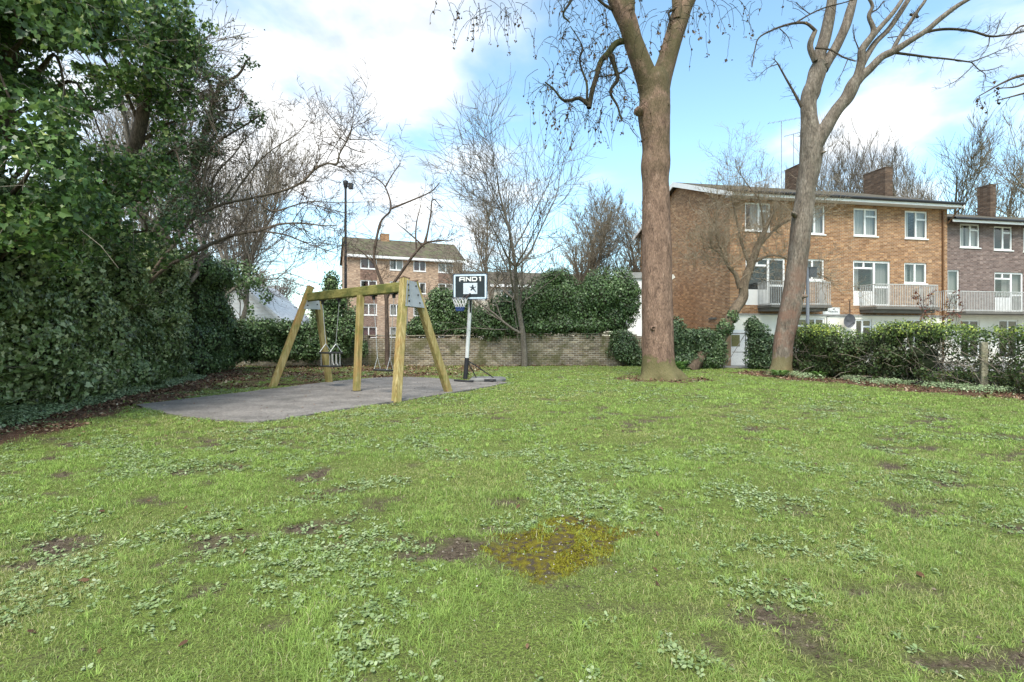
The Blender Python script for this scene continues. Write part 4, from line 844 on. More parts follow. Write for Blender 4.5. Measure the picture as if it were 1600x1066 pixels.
# ------------------------------------------------------------------ basketball hoop
def hoop():
    Y = 15.3; root = thing('basketball_hoop', 'portable basketball hoop with black and white backboard on a white and black pole', 'basketball hoop', (-1.4, Y, 0)); s = Y / 800
    mw = m_plain('white_coat', (.68, .68, .66), .4, nscale=12, namt=.18); mk = m_plain('black_coat', (.025, .025, .028), .5); 
    pb = P(727, 592, Y); pm = P(729.5, 561, Y); pt = P(735, 470, Y - .15)
    mb = MB(); mb.tube([pm, pt], .058, 14, cap=True); mb.tube([pm + (pt - pm) * .5, pm + (pt - pm) * .53], .064, 14); mb.build('upper_pole', mw, root)
    mb = MB(); mb.tube([pb, pm + (pt - pm) * .02], .066, 14, cap=True); mb.build('lower_pole', mk, root)
    # water base
    mg = m_plain('faded_grey_plastic', (.20, .195, .185), .7, nscale=5, namt=.35); b0 = P(733, 590, Y); mb = MB(); 
    x0, x1, y0, y1 = b0[0] - .0, b0[0] + 1.10, Y + .05, Y + .85; zt = .13; o = [(x0, y0), (x0 + .75, y0 - .03), (x1 - .12, y0 + .12), (x1, y0 + .35), (x1 - .1, y1 - .1), (x0 + .7, y1), (x0, y1 - .15)]
    c = np.mean(o, 0); n = len(o); r1 = np.array([(x, y, .03) for x, y in o]); r2 = np.array([(x, y, zt - .05) for x, y in o]); r3 = np.array([(c[0] + (x - c[0]) * .92, c[1] + (y - c[1]) * .9, zt) for x, y in o]); V = np.vstack([r1, r2, r3])
    mb.add(V, [(i, (i + 1) % n, n + (i + 1) % n, n + i) for i in range(n)] + [(n + i, n + (i + 1) % n, 2 * n + (i + 1) % n, 2 * n + i) for i in range(n)]); mb.add(V, [tuple(range(2 * n, 3 * n))])
    bs = mb.build('base', mg, root); mb = MB(); mb.box(x0 + .45, x0 + .8, y0 - .05, y0 + .2, .0, .10); mb.tube([(x0 + .62, y0 - .06, .06), (x0 + .72, y0 - .06, .06)], .05, 10, cap=True); mb.build('wheel', mk, bs)
    mb = MB(); mb.tube([(pb[0] - .34, Y + .05, .07), (pb[0], Y - .02, .05), (pb[0] + .18, Y - .12, .03)], .03, 8, cap=True); mb.beam((pb[0], Y - .1, .03), (pb[0] + .25, Y - .12, .06), .12, .06, bev=.015); mb.build('foot', mk, root)
    for e in ((x0 + .20, Y + .2, zt), (x0 + .72, Y + .25, zt)): mb = MB(); mb.tube([pm + (0, 0, -.03), e], .016, 6); mb.build('brace', mk, root)
    # backboard, turned a little to the left
    a = math.radians(7); ux = np.array([math.cos(a), -math.sin(a), 0]); nf = np.array([-math.sin(a), -math.cos(a), 0]); cpt = P(734.5, 448, Y - .35); W, H = 1.02, .76
    def q(x, z, d=0.): return cpt + ux * x + np.array([0, 0, z]) + nf * d
    def rr(mb, hw, hh, d0, d1, rad=.04):
        pts = []
        for (sx, sz, a0) in ((1, 1, 0), (-1, 1, 90), (-1, -1, 180), (1, -1, 270)):
            for k in range(5): an = math.radians(a0 + k * 22.5); pts.append((sx * (hw - rad) + rad * math.cos(an), sz * (hh - rad) + rad * math.sin(an)))
        n = len(pts); V = [q(x, z, d1) for x, z in pts] + [q(x, z, d0) for x, z in pts]; mb.add(V, [(i, (i + 1) % n, n + (i + 1) % n, n + i) for i in range(n)]); mb.add(V, [tuple(range(n)), tuple(range(n, 2 * n))[::-1]])
    mb = MB(); rr(mb, W / 2, H / 2, -.03, 0); bb = mb.build('backboard', m_plain('navy_rim', (.05, .07, .10), .5), root)
    mb = MB(); rr(mb, W / 2 - .025, H / 2 - .025, .0005, .004); mb.build('board_border', m_plain('board_pale_blue', (.60, .70, .78), .35), bb)
    mb = MB(); rr(mb, W / 2 - .075, H / 2 - .07, .0045, .007, .015); mb.build('board_face', m_plain('board_black', (.018, .024, .028), .3), bb)
    mb = MB(); sx0, sx1, sz0, sz1 = -.20, .215, -.215, .105; mb.quad(q(sx0, sz0, .009), q(sx1, sz0, .009), q(sx1, sz1, .009), q(sx0, sz1, .009)); mb.build('target_square', m_plain('square_white', (.62, .66, .70), .4), bb)
    ml = m_plain('letter_white', (.80, .78, .74), .4); mb = MB(); z0, z1, t = .155, .285, .034
    def R(xa, xb, za, zb): mb.quad(q(xa, za, .010), q(xb, za, .010), q(xb, zb, .010), q(xa, zb, .010))
    def poly(pts): mb.add([q(x, z, .010) for x, z in pts], [tuple(range(len(pts)))])
    h = z1 - z0; x = -.32                                   # A
    poly([(x, z0), (x + t, z0), (x + t, z1 - t), (x + .02, z1), (x, z1 - .03)]); R(x + t, x + .165, z1 - t, z1); R(x + .131, x + .165, z0, z1 - t); R(x + t, x + .131, z0 + .04, z0 + .067); poly([(x + .02, z1), (x + t, z1 - t), (x + t, z1)])
    x = -.13; R(x, x + t, z0, z1); R(x + .125, x + .125 + t, z0, z1); poly([(x + t, z1), (x + t, z1 - .045), (x + .125, z0), (x + .125, z0 + .045)])   # N
    x = .05; R(x, x + t, z0, z1); R(x + t, x + .13, z1 - t, z1); R(x + t, x + .13, z0, z0 + t); poly([(x + .13, z0), (x + .165, z0 + .035), (x + .165, z1 - .035), (x + .13, z1)])  # D
    x = .285; R(x, x + .038, z0, z1); poly([(x - .03, z1 - .035), (x, z1 - .035), (x, z1)])   # 1
    mb.build('board_lettering', ml, bb)
    mb = MB(); O = (.06, -.05)                                # leaping figure emblem
    def pp(l): mb.add([q(O[0] + a_, O[1] + b_, .011) for a_, b_ in l], [tuple(range(len(l)))])
    pp([(.02 + .024 * math.cos(k / 8 * 6.283), .075 + .026 * math.sin(k / 8 * 6.283)) for k in range(8)])
    pp([(-.03, .045), (.005, .055), (.05, .045), (.055, .0), (.02, -.03), (-.02, -.02)]); pp([(.045, .045), (.09, .03), (.105, .055), (.125, .05), (.10, .015), (.05, .015)]); pp([(-.03, .04), (-.065, .055), (-.075, .03), (-.05, .02), (-.02, .02)])
    pp([(.02, -.03), (.055, .0), (.09, -.05), (.125, -.12), (.11, -.125), (.07, -.07)]); pp([(-.02, -.02), (.02, -.03), (-.02, -.07), (-.06, -.055), (-.05, -.04)])
    mb.build('board_emblem', m_plain('emblem_black', (.02, .03, .04), .5), bb)
    # rim and net
    rc = q(-.235, -.235, .30); rc[2] = P(0, 466.5, Y - .5)[2]; mr_ = .225; mb = MB(); ring = [rc + mr_ * (ux * math.cos(t_) + nf * math.sin(t_)) for t_ in np.linspace(0, 2 * math.pi, 33)]; mb.tube(ring, .010, 6)
    mb.beam(q(.0, -.2, .0) , rc + ux * .12 - nf * .18, .06, .03); mb.tube([q(-.14, -.22, .0), rc - nf * mr_], .012, 6); mb.build('rim', m_plain('rim_dark', (.045, .03, .03), .5), root)
    for nm, za, zb, c_, ra, rb in (('net', 0, -.26, (.72, .70, .68), .225, .125), ('net', -.25, -.37, (.05, .09, .24), .128, .10)):
        mb = MB(); N = 12; rows = 4 if c_[0] > .5 else 3
        for k in range(N):
            for sg in (-1, 1):
                pts = []
                for j in range(rows * 2 + 1): f = j / (rows * 2); an = (k + sg * .5 * f * rows * .6) / N * 6.2832; rd = ra + (rb - ra) * f; pts.append(rc + rd * (ux * math.cos(an) + nf * math.sin(an)) + np.array([0, 0, za + (zb - za) * f]))
                mb.tube(pts, .009 if c_[0] > .5 else .014, 5)
        o = mb.build(nm, m_plain('net_cord', c_, .9), root); o['label'] = 'white cord upper net' if c_[0] > .5 else 'dark blue lower net'
    mb = MB(); mb.beam(pt - np.array([0, 0, .35]), q(.02, -.25, -.04), .05, .05); mb.beam(pt - np.array([0, 0, .05]), q(.02, .1, -.04), .05, .05); mb.build('mount_arm', mk, root)
hoop()

# ------------------------------------------------------------------ lamp post and pole
def lamp_post():
    Y = 28.; b = P(540, 500, Y); root = thing('lamp_post', 'tall slim black lamp post with a small lantern head beside the apartment block', 'lamp post', (b[0], Y, 0)); mk = m_plain('lamp_black', (.018, .018, .02), .5)
    top = P(540, 292, Y); mb = MB(); mb.tube([(b[0], Y, -.1), (b[0], Y, 4.5), (top[0], Y, top[2])], [.09, .075, .06], 10); mb.build('pole', mk, root)
    mb = MB(); z = top[2]; mb.tube([(b[0], Y, z - .1), (b[0], Y, z + .12), (b[0], Y, z + .30), (b[0], Y, z + .36)], [.07, .13, .15, .04], 10, cap=True); mb.beam((b[0] + .05, Y, z), (b[0] + .28, Y - .1, z + .02), .05, .05); mb.box(b[0] + .2, b[0] + .42, Y - .2, Y + .02, z - .14, z + .16); mb.build('lantern', mk, root)
    Y = 22.; b = P(1262, 520, Y); root = thing('grey_post', 'plain grey metal post with a small dark box sign behind the hedge', 'sign post', (b[0], Y, 0)); mg = m_plain('grey_post_paint', (.22, .23, .26), .45, nscale=3, namt=.1)
    zt = P(0, 418, Y)[2]; mb = MB(); mb.tube([(b[0], Y, 0), (b[0], Y, zt)], .065, 12, cap=True); mb.build('pole', mg, root)
    mb = MB(); mb.box(b[0] + .02, b[0] + .34, Y - .10, Y - .02, zt - .42, zt - .03); mb.box(b[0] + .0, b[0] + .36, Y - .12, Y - .0, zt - .028, zt + .01); mb.build('box_sign', m_plain('dark_box', (.09, .095, .10), .4), root)
lamp_post()
# ------------------------------------------------------------------ gate
def gate():
    Y = 22.9; x0 = P(1132, 0, Y)[0]; x1 = P(1165, 0, Y)[0]; zt = P(0, 521, Y)[2]; root = thing('garden_gate', 'low galvanised mesh gate with rounded frame between the leaning trunk and the ivy', 'gate', (x0, Y, 0)); m = m_plain('gate_steel', (.30, .29, .27), .5, .3)
    mb = MB(); r = .12; pts = [(x0, Y, .05), (x0, Y, zt - r)] + [(x0 + r - r * math.cos(t), Y, zt - r + r * math.sin(t)) for t in np.linspace(.2, 1.57, 5)] + [(x1, Y, zt), ]; mb.tube(pts, .024, 8); mb.tube([(x1, Y, zt), (x1, Y, .05), (x0, Y, .05)], .022, 8); mb.tube([(x0 + .04, Y, .1), (x1 - .03, Y, zt - .05)], .018, 6); mb.tube([(x0 + .35, Y, .72), (x1, Y, .72)], .016, 6); mb.build('frame', m, root)
    mb = MB(); L = x1 - x0
    for sg in (1, -1):
        for s in np.arange(-zt, L, .075):
            a0, a1 = max(0, s), min(L, s + zt - .05)
            if a1 <= a0: continue
            za, zb = .05 + a0 - s, .05 + a1 - s; A, B = (x0 + a0, x0 + a1) if sg > 0 else (x1 - a0, x1 - a1); mb.tube([(A, Y, min(za, zt)), (B, Y, min(zb, zt))], .0022, 3)
    mb.build('mesh', m, root)
    mb = MB(); mb.tube([(x0 - .09, Y + .02, -.05), (x0 - .09, Y + .02, 1.0)], .05, 8, cap=True); mb.build('post', m_stem, root)
    # white door of the yard beyond, with an olive panel
    Yd = 24.4; a = P(1142, 0, Yd)[0]; b = P(1168, 0, Yd)[0]; root = thing('white_side_door', 'white door with a brown green upper panel seen through the mesh gate', 'door', (a, Yd, 0)); mb = MB(); mb.box(a, b, Yd, Yd + .05, .05, 1.75); mb.build('door_leaf', m_white, root)
    mb = MB(); mb.box(a + .02, a + .42, Yd - .015, Yd - .001, .95, 1.5); mb.build('panel', m_plain('olive_panel', (.16, .15, .04), .8), root)
    mb = MB(); mb.box(a - .32, a - .003, Yd - .02, Yd + .07, -.05, 1.75); mb.build('door_jamb', m_plain('tan_wood', (.30, .20, .11), .8), root)
gate()
# ------------------------------------------------------------------ the big trees, limbs traced and set at the tree's own distance
def ring_noise(m, n, seed, amt=.05, kz=1.0):
    a = np.arange(n) / n * 6.2832; rng = np.random.RandomState(seed); N = np.ones((m, n)); z = np.arange(m)
    for k in range(2, 7): ph = rng.rand() * 6.28 + np.cumsum(rng.normal(0, .16 * kz, m)); N += amt / k * 1.6 * np.cos(k * a[None] + ph[:, None]) * (1 + .4 * np.sin(z * .5 + k))[:, None]
    return N
def trace(pts, Y, W=None, dY=0., n=5):
    """pts: (px, py[, width px]) rows -> (x,y,z,r) spline at distance Y"""
    m = len(pts); rows = []
    for i, p in enumerate(pts):
        yy = Y + dY * i / max(1, m - 1); q = P(p[0], p[1], yy); wd = p[2] if len(p) > 2 else W[0] + (W[1] - W[0]) * i / (m - 1); rows.append([*q, wd / 800 * yy / 2])
    return crspline(rows, n)
Z8 = lambda l: [(1100 + a[0] / 3.136, a[1] / 3.136, *[v / 3.136 for v in a[2:]]) for a in l]
Z6 = lambda l: [(700 + a[0] / 3.136, a[1] / 3.136, *[v / 3.136 for v in a[2:]]) for a in l]
Z3 = lambda l: [(260 + a[0] / 2.666, a[1] / 2.666, *[v / 2.666 for v in a[2:]]) for a in l]
Z4 = lambda l: [(380 + a[0] / 3.135, 340 + a[1] / 3.135, *[v / 3.135 for v in a[2:]]) for a in l]
def twigs_on(lst, rng, n, L=(.3, 1.0), lvl=2, maxl=3, r=.012, up=.05, rmin=.005, kids=(4, 4, 4), skip=.2, wig=.25, droop=0):
    out = []
    for s in lst:
        k = max(1, int(n * len(s) / 10))
        for _ in range(k):
            i = rng.randint(int(len(s) * skip), len(s)); p = s[i, :3]; d = s[min(i + 1, len(s) - 1), :3] - s[max(i - 1, 0), :3]; d /= np.linalg.norm(d) + 1e-9
            d = d * .5 + rng.normal(0, .6, 3) + np.array([0, 0, .1]); grow(out, p, d, rng.uniform(*L), min(r, s[i, 3] * .6), lvl, maxl, rng, up, wig, kids, .55, (.5, 1.1), .2, rmin, .5, .22, droop)
    return out
def limb_mesh(mb, s, n=12, seed=0, amt=.05): mb.tube(s[:, :3], s[:, 3], n, noise=ring_noise(len(s), n, seed, amt), cap=False)

def big_tree():
    Y = 16.8; rng = np.random.RandomState(7); base = P(1030, 592, Y); base[2] = 0
    root = thing('ash_tree', 'tall bare tree with a thick straight reddish trunk forking high up, hung with seed clusters', 'tree', base, group='large bare trees on the lawn')
    T = crspline([[*P(x, y, Y), w_ / 800 * Y / 2] for x, y, w_ in ((1031, 597, 66), (1030.5, 588, 62), (1029, 576, 54), (1028, 558, 50), (1027.5, 530, 48.5), (1026.5, 470, 46.5), (1026, 400, 44.5), (1025, 330, 42), (1024, 285, 40), (1024, 258, 44.5), (1025, 230, 41.5), (1022, 190, 48), (1022, 172, 49), (1023, 150, 46.5), (1021, 130, 48), (1021, 116, 40), (1021, 108, 16))], 8)
    n = 40; N = ring_noise(len(T), n, 3, .03); a = np.arange(n) / n * 6.2832; z = T[:, 2]; fl = np.clip(1 - z / .55, 0, 1)[:, None] ** 2
    N += fl * (.16 + .20 * np.cos(5 * a + .6)[None] + .10 * np.cos(3 * a + 2)[None]); mb = MB(); mb.tube(T[:, :3], T[:, 3], n, noise=N)
    L = [trace([(1019, 150, 34), (1010, 122, 33), (1001, 98, 30), (989, 64, 28), (980, 34, 29), (965, 0, 29), (950, -50, 27), (925, -130, 22), (900, -230, 12)], Y, dY=-.8),
         trace([(1027, 150, 34), (1033, 122, 32), (1041, 98, 28), (1051, 64, 27), (1061, 32, 28), (1068, 12, 26), (1085, -25, 22), (1110, -90, 16), (1150, -190, 8)], Y, dY=.6),
         trace([(983, 45, 10), (986, 20, 12), (986, 0, 12), (992, -60, 9), (1010, -160, 6)], Y - .1), trace([(1058, 30, 14), (1057, 0, 15), (1050, -70, 12), (1040, -170, 7)], Y + .1),
         ]
    for i, s in enumerate(L): limb_mesh(mb, s, 20 if i < 2 else 12, i + 5, .04)
    for (x, y, r) in ((999, 172, .14), (1040, 163, .13)):   # branch scars
        c = P(x, y, Y - .32); U = np.linspace(0, 2 * math.pi, 11)[:-1]
        for k in range(4): pass
        mb.tube([c + (0, .12, -.02), c, c + (0, -.08, .01), c + (0, -.11, .01)], [r * 1.15, r, r * .7, .01], 12)
    c = P(1021, 513, Y - .47); mb.tube([c + (0, .06, 0), c + (0, -.015, 0)], [.09, .055], 12)
    m = m_bark('ash_bark', [(.28, (.095, .06, .042)), (.45, (.18, .115, .082)), (.6, (.25, .16, .113)), (.78, (.34, .255, .195))], 7, (.085, .075, .035), .35, (.36, .56), 1.0, (5.5, 10.), (.13, .125, .05))
    mb.build('trunk', m, root); m2 = m_bark('mossy_limb', [(.3, (.025, .02, .015)), (.6, (.055, .045, .03)), (.8, (.10, .085, .06))], 7, (.045, .05, .015), .4, (.5, .62)); ky = []
    B = [trace(Z6([(885, 195, 34), (825, 212, 32), (785, 262, 32), (750, 300, 27), (730, 365, 25), (708, 440, 24), (690, 530, 26)]), Y - .2, dY=-.5), trace(Z6([(688, 515), (645, 482), (600, 492), (560, 488), (520, 440), (475, 402)]), Y - .7, (7, 2.0)), trace(Z6([(680, 500), (680, 410), (655, 340), (645, 290), (660, 240), (640, 190), (600, 130)]), Y - .6, (4, 1.5)),
         trace(Z6([(800, 270), (820, 340), (830, 390), (795, 450), (830, 520), (850, 590)]), Y - .4, (8, 2.2)), trace(Z6([(880, 330), (850, 355), (800, 370), (740, 375)]), Y - .4, (4, 1.5)),
         trace([(890, 35), (880, 22), (893, 0), (910, -40), (935, -90)], Y - 1, (2.5, 6)), trace([(1058, 12), (1045, 20), (1048, 32)], Y, (5, 2)),
         trace([(945, -80), (900, -95), (850, -80), (800, -60), (750, -50), (715, -20)], Y - 1, (11, 3), -1), trace([(930, -110), (880, -150), (820, -150), (760, -120)], Y - 1, (10, 3), -1.5),
         trace([(1095, -60), (1140, -80), (1180, -60), (1210, -30)], Y + .4, (9, 3)), trace([(1070, -40), (1020, -80), (990, -70)], Y + .4, (7, 3)), trace([(960, -30), (930, -40), (900, -15)], Y - .7, (8, 3)), trace([(968, 20), (945, 8), (925, -10)], Y - .5, (6, 3))]
    mb = MB()
    for i, s in enumerate(B): limb_mesh(mb, s, 7, 30 + i, .06)
    tw = []; 
    def hang(px, py, Yc, k, L=(.5, 1.3), sp=25):
        for _ in range(k):
            p = P(px + rng.normal(0, sp), py + rng.normal(0, sp * .6), Yc + rng.normal(0, .5)); n_ = 7; L_ = rng.uniform(*L); pts = [p]; d = np.array([rng.normal(0, .7), rng.normal(0, .4), .25])
            for i in range(n_): d = d + np.array([rng.normal(0, .22), rng.normal(0, .22), -.38]); d /= max(1, np.linalg.norm(d)); pts.append(pts[-1] + d * L_ / n_)
            tw.append((np.array(pts), np.linspace(.009, .0055, n_ + 1), 3))
            for q in pts[3:]:
                if rng.rand() < .25:
                    for _ in range(rng.randint(1, 4)): ky.append(q + rng.normal(0, .014, 3))
            if rng.rand() < .33:
                q = pts[-1]
                for _ in range(rng.randint(4, 12)): ky.append(q + rng.normal(0, .035, 3) - (0, 0, .03))
    for px, py, k in ((745, 20, 14), (795, 10, 16), (770, 30, 6), (735, 0, 10), (890, 50, 16), (900, 90, 14), (875, 75, 10), (950, 60, 26), (955, 110, 26), (970, 150, 18), (930, 170, 16), (960, 190, 10), (870, 155, 18), (900, 175, 16), (855, 140, 10), (945, 20, 18), (905, 10, 14), (1030, 25, 14), (1022, 50, 7), (1090, 10, 14), (1120, 10, 8), (1095, 30, 6), (1195, -8, 5), (1135, -10, 8), (990, -10, 10), (860, -10, 12)): hang(px, py, Y - .6, k)
    tw += twigs_on(B, rng, 6, (.3, .9), 2, 3, .012, .0, .005, droop=.12)
    for p, r, l in tw: mb.tube(p, r, 4 if l < 3 else 3)
    mb.build('crown', m2, root); ky = np.array(ky); mk = MB(); K = len(ky); leaf_cloud(mk, ky, rng.normal(0, 1, (K, 3)) * (1, 1, .1), .075, rng, 'kite', 4.0, None, .3)
    mk.build('seed_clusters', m_leaf('ash_key', [(0, (.035, .022, .013)), (.6, (.09, .055, .028)), (1, (.18, .12, .06))], .7, .2, .2), root)
    mo = m.node_tree
big_tree()

def plane_tree():
    Y = 18.5; rng = np.random.RandomState(17); base = P(1219, 586, Y); base[2] = 0
    root = thing('leaning_tree', 'leaning bare tree with a knobbly grey brown trunk in front of the tan block', 'tree', base, group='large bare trees on the lawn')
    T = trace([(1218, 592, 40), (1219, 584, 35), (1221, 565, 29), (1224, 533, 29), (1229, 507, 31), (1235, 480, 33), (1240, 450, 30), (1247, 400, 29), (1252, 350, 30), (1256, 318, 27.5), (1260, 290, 28), (1265, 265, 30), (1268, 240, 33), (1268, 222, 32), (1266, 200, 28), (1264, 180, 24), (1263, 160, 23), (1267, 145, 26), (1272, 130, 25), (1277, 112, 25), (1281, 100, 22)], Y, n=5)
    n = 26; N = ring_noise(len(T), n, 8, .06, 1.5); a = np.arange(n) / n * 6.2832; fl = np.clip(1 - T[:, 2] / .5, 0, 1)[:, None] ** 2; N += fl * (.1 + .15 * np.cos(4 * a)[None]); mb = MB(); mb.tube(T[:, :3], T[:, 3], n, noise=N)
    big = [trace(Z8([(575, 330, 62), (565, 280, 56), (590, 200, 52), (612, 100, 48), (628, 0, 42), (640, -120, 34), (650, -300, 20)]), Y), trace(Z8([(580, 340, 56), (610, 290, 50), (645, 235, 46), (690, 140, 44), (715, 60, 42), (732, 0, 38), (760, -120, 30), (770, -300, 16)]), Y, dY=.5),
           trace(Z8([(530, 740, 80), (560, 680, 76), (600, 620, 64), (650, 540, 56), (700, 480, 60), (732, 415, 58), (755, 370, 44), (770, 300, 38), (776, 240, 34), (830, 155, 24), (808, 80, 18), (825, 30, 15), (800, -20, 12)]), Y - .1, dY=-.6),
           trace(Z8([(720, 440, 50), (760, 385, 46), (815, 335, 40), (870, 280, 36), (930, 250, 34), (1010, 200, 28), (1090, 150, 26), (1160, 90, 26), (1240, 30, 22), (1310, -10, 16), (1400, -60, 10)]), Y - .3, dY=-.8),
           trace(Z8([(775, 320, 28), (795, 280, 28), (840, 210, 26), (900, 150, 24), (950, 80, 24), (1000, 0, 22), (1060, -100, 14)]), Y - .4, dY=.3), trace(Z8([(775, 250, 22), (850, 150, 22), (920, 70, 19), (970, 0, 16), (1010, -80, 10)]), Y - .5),
           trace(Z8([(915, 262, 18), (960, 180, 18), (1010, 110, 17), (1050, 50, 15), (1085, 0, 13), (1120, -80, 8)]), Y - .5, dY=-.4), trace(Z8([(545, 300, 26), (520, 225, 26), (545, 150, 20)]), Y - .2)]
    for i, s in enumerate(big): limb_mesh(mb, s, 14, 50 + i, .07)
    for (x, y, r, dx) in ((1253, 464, .085, .33), (1240, 335, .085, -.3), (1282, 240, .06, .3)):
        c = P(x, y, Y - .25); mb.tube([c + (-dx * .6, .2, 0), c, c + (dx * .3, -.12, .02), c + (dx * .4, -.16, .02)], [r * 1.2, r, r * .65, .01], 10)
    m = m_bark('plane_bark', [(.28, (.085, .068, .05)), (.48, (.15, .122, .095)), (.62, (.205, .172, .135)), (.8, (.36, .31, .25))], 5, (.21, .115, .08), .3, (.42, .60), 1.0, (6.0, 1.5), (.15, .13, .06)); mb.build('trunk', m, root)
    S = [([(940, 260), (1010, 268), (1100, 280), (1200, 290), (1310, 305)], 13, 7), ([(1310, 305), (1345, 340), (1380, 370), (1365, 420)], 6, 2), ([(1310, 305), (1400, 270), (1440, 252), (1480, 235), (1540, 210)], 6, 2), ([(1320, 320), (1280, 360), (1230, 400), (1180, 425)], 5, 2), ([(1340, 350), (1420, 340), (1460, 320)], 4, 2),
         ([(1080, 160), (1150, 145), (1230, 143), (1320, 155), (1400, 178), (1480, 172), (1568, 155), (1640, 150)], 14, 6), ([(545, 150), (500, 115), (440, 115), (380, 130), (330, 150), (270, 185), (250, 240), (235, 330)], 14, 4), ([(450, 112), (520, 70), (600, 35), (680, 15), (760, -10)], 8, 5), ([(370, 140), (410, 180), (435, 240)], 5, 2),
         ([(478, 525), (450, 470), (410, 400), (360, 310)], 16, 7), ([(360, 315), (310, 335), (250, 390)], 5, 2), ([(362, 312), (345, 290), (350, 270)], 5, 2), ([(545, 235), (620, 245), (680, 280), (740, 300)], 9, 6), ([(705, 290), (680, 350), (650, 410)], 5, 2), ([(520, 70), (480, 40), (450, 10)], 5, 3), ([(820, 60), (850, 45), (880, 5)], 9, 5), ([(760, 245), (735, 180), (730, 120)], 6, 2), ([(1010, 70), (1050, 85), (1030, 60)], 12, 4), ([(900, 185), (980, 175), (1010, 170)], 5, 2),
         ([(1370, 165), (1395, 150), (1400, 125)], 5, 2), ([(1400, 180), (1390, 230), (1340, 300)], 5, 2), ([(1430, 165), (1450, 110), (1480, 60)], 4, 2)]
    B = [trace(Z8(p), Y - .5, (a / 3.136, b / 3.136)) for p, a, b in S]; mb = MB()
    for i, s in enumerate(B): limb_mesh(mb, s, 7, 80 + i, .08)
    for p, r, l in twigs_on(B, rng, 6, (.15, .6), 2, 3, .009, .05, .0045, (3, 3, 3)) + twigs_on(big[3:7], rng, 2, (.3, .8), 2, 3, .01, .1, .005): mb.tube(p, r, 3)
    # small drooping spray at the right with seed clusters
    mb.build('crown', m_bark('plane_twig', [(.3, (.045, .035, .025)), (.6, (.095, .075, .055)), (.8, (.16, .13, .10))], 8), root)
plane_tree()
def edge_spray():
    rng = np.random.RandomState(9); Y = 12.; root = thing('overhanging_branch', 'fine bare twigs with a few dark seed clusters hanging in at the right edge', 'branch', (P(1700, 100, Y)[0], Y, 0)); mb = MB(); lst = []
    tr = [trace([(1760, 400), (1745, 250), (1720, 150), (1700, 90)], Y, (26, 14)), trace([(1725, 160), (1680, 130), (1640, 120), (1600, 118), (1570, 128), (1530, 150)], Y, (9, 1.5)), trace([(1660, 125), (1620, 140), (1585, 150), (1555, 158)], Y, (5, 1.2)), trace([(1700, 100), (1640, 60), (1600, 40), (1575, 60)], Y, (6, 1.5)), trace([(1620, 120), (1590, 135), (1560, 138)], Y, (4, 1.2))]
    b = P(1765, 400, Y); tr.append(crspline([[b[0] + .1, Y, 0, .2], [b[0] + .05, Y, 1.5, .19], [*b, .18]], 5))
    for i, s in enumerate(tr): limb_mesh(mb, s, 8, i, .05)
    for p, r, l in twigs_on(tr[1:5], rng, 4, (.15, .5), 2, 3, .007, .0, .0035, (3, 3), droop=.05): mb.tube(p, r, 3)
    mb.build('trunk', m_stem, root); ky = []
    for px, py in ((1558, 140), (1528, 160), (1538, 168), (1560, 150)):
        for _ in range(16): ky.append(P(px + rng.normal(0, 2.5), py + rng.normal(0, 6), Y))
    ky = np.array(ky); mk = MB(); leaf_cloud(mk, ky, rng.normal(0, 1, (len(ky), 3)) * (1, 1, .1), .07, rng, 'kite', 4.0); mk.build('seed_clusters', m_leaf('dark_seed', [(0, (.04, .025, .015)), (1, (.13, .08, .04))], .7, .1, .2), root)
edge_spray()

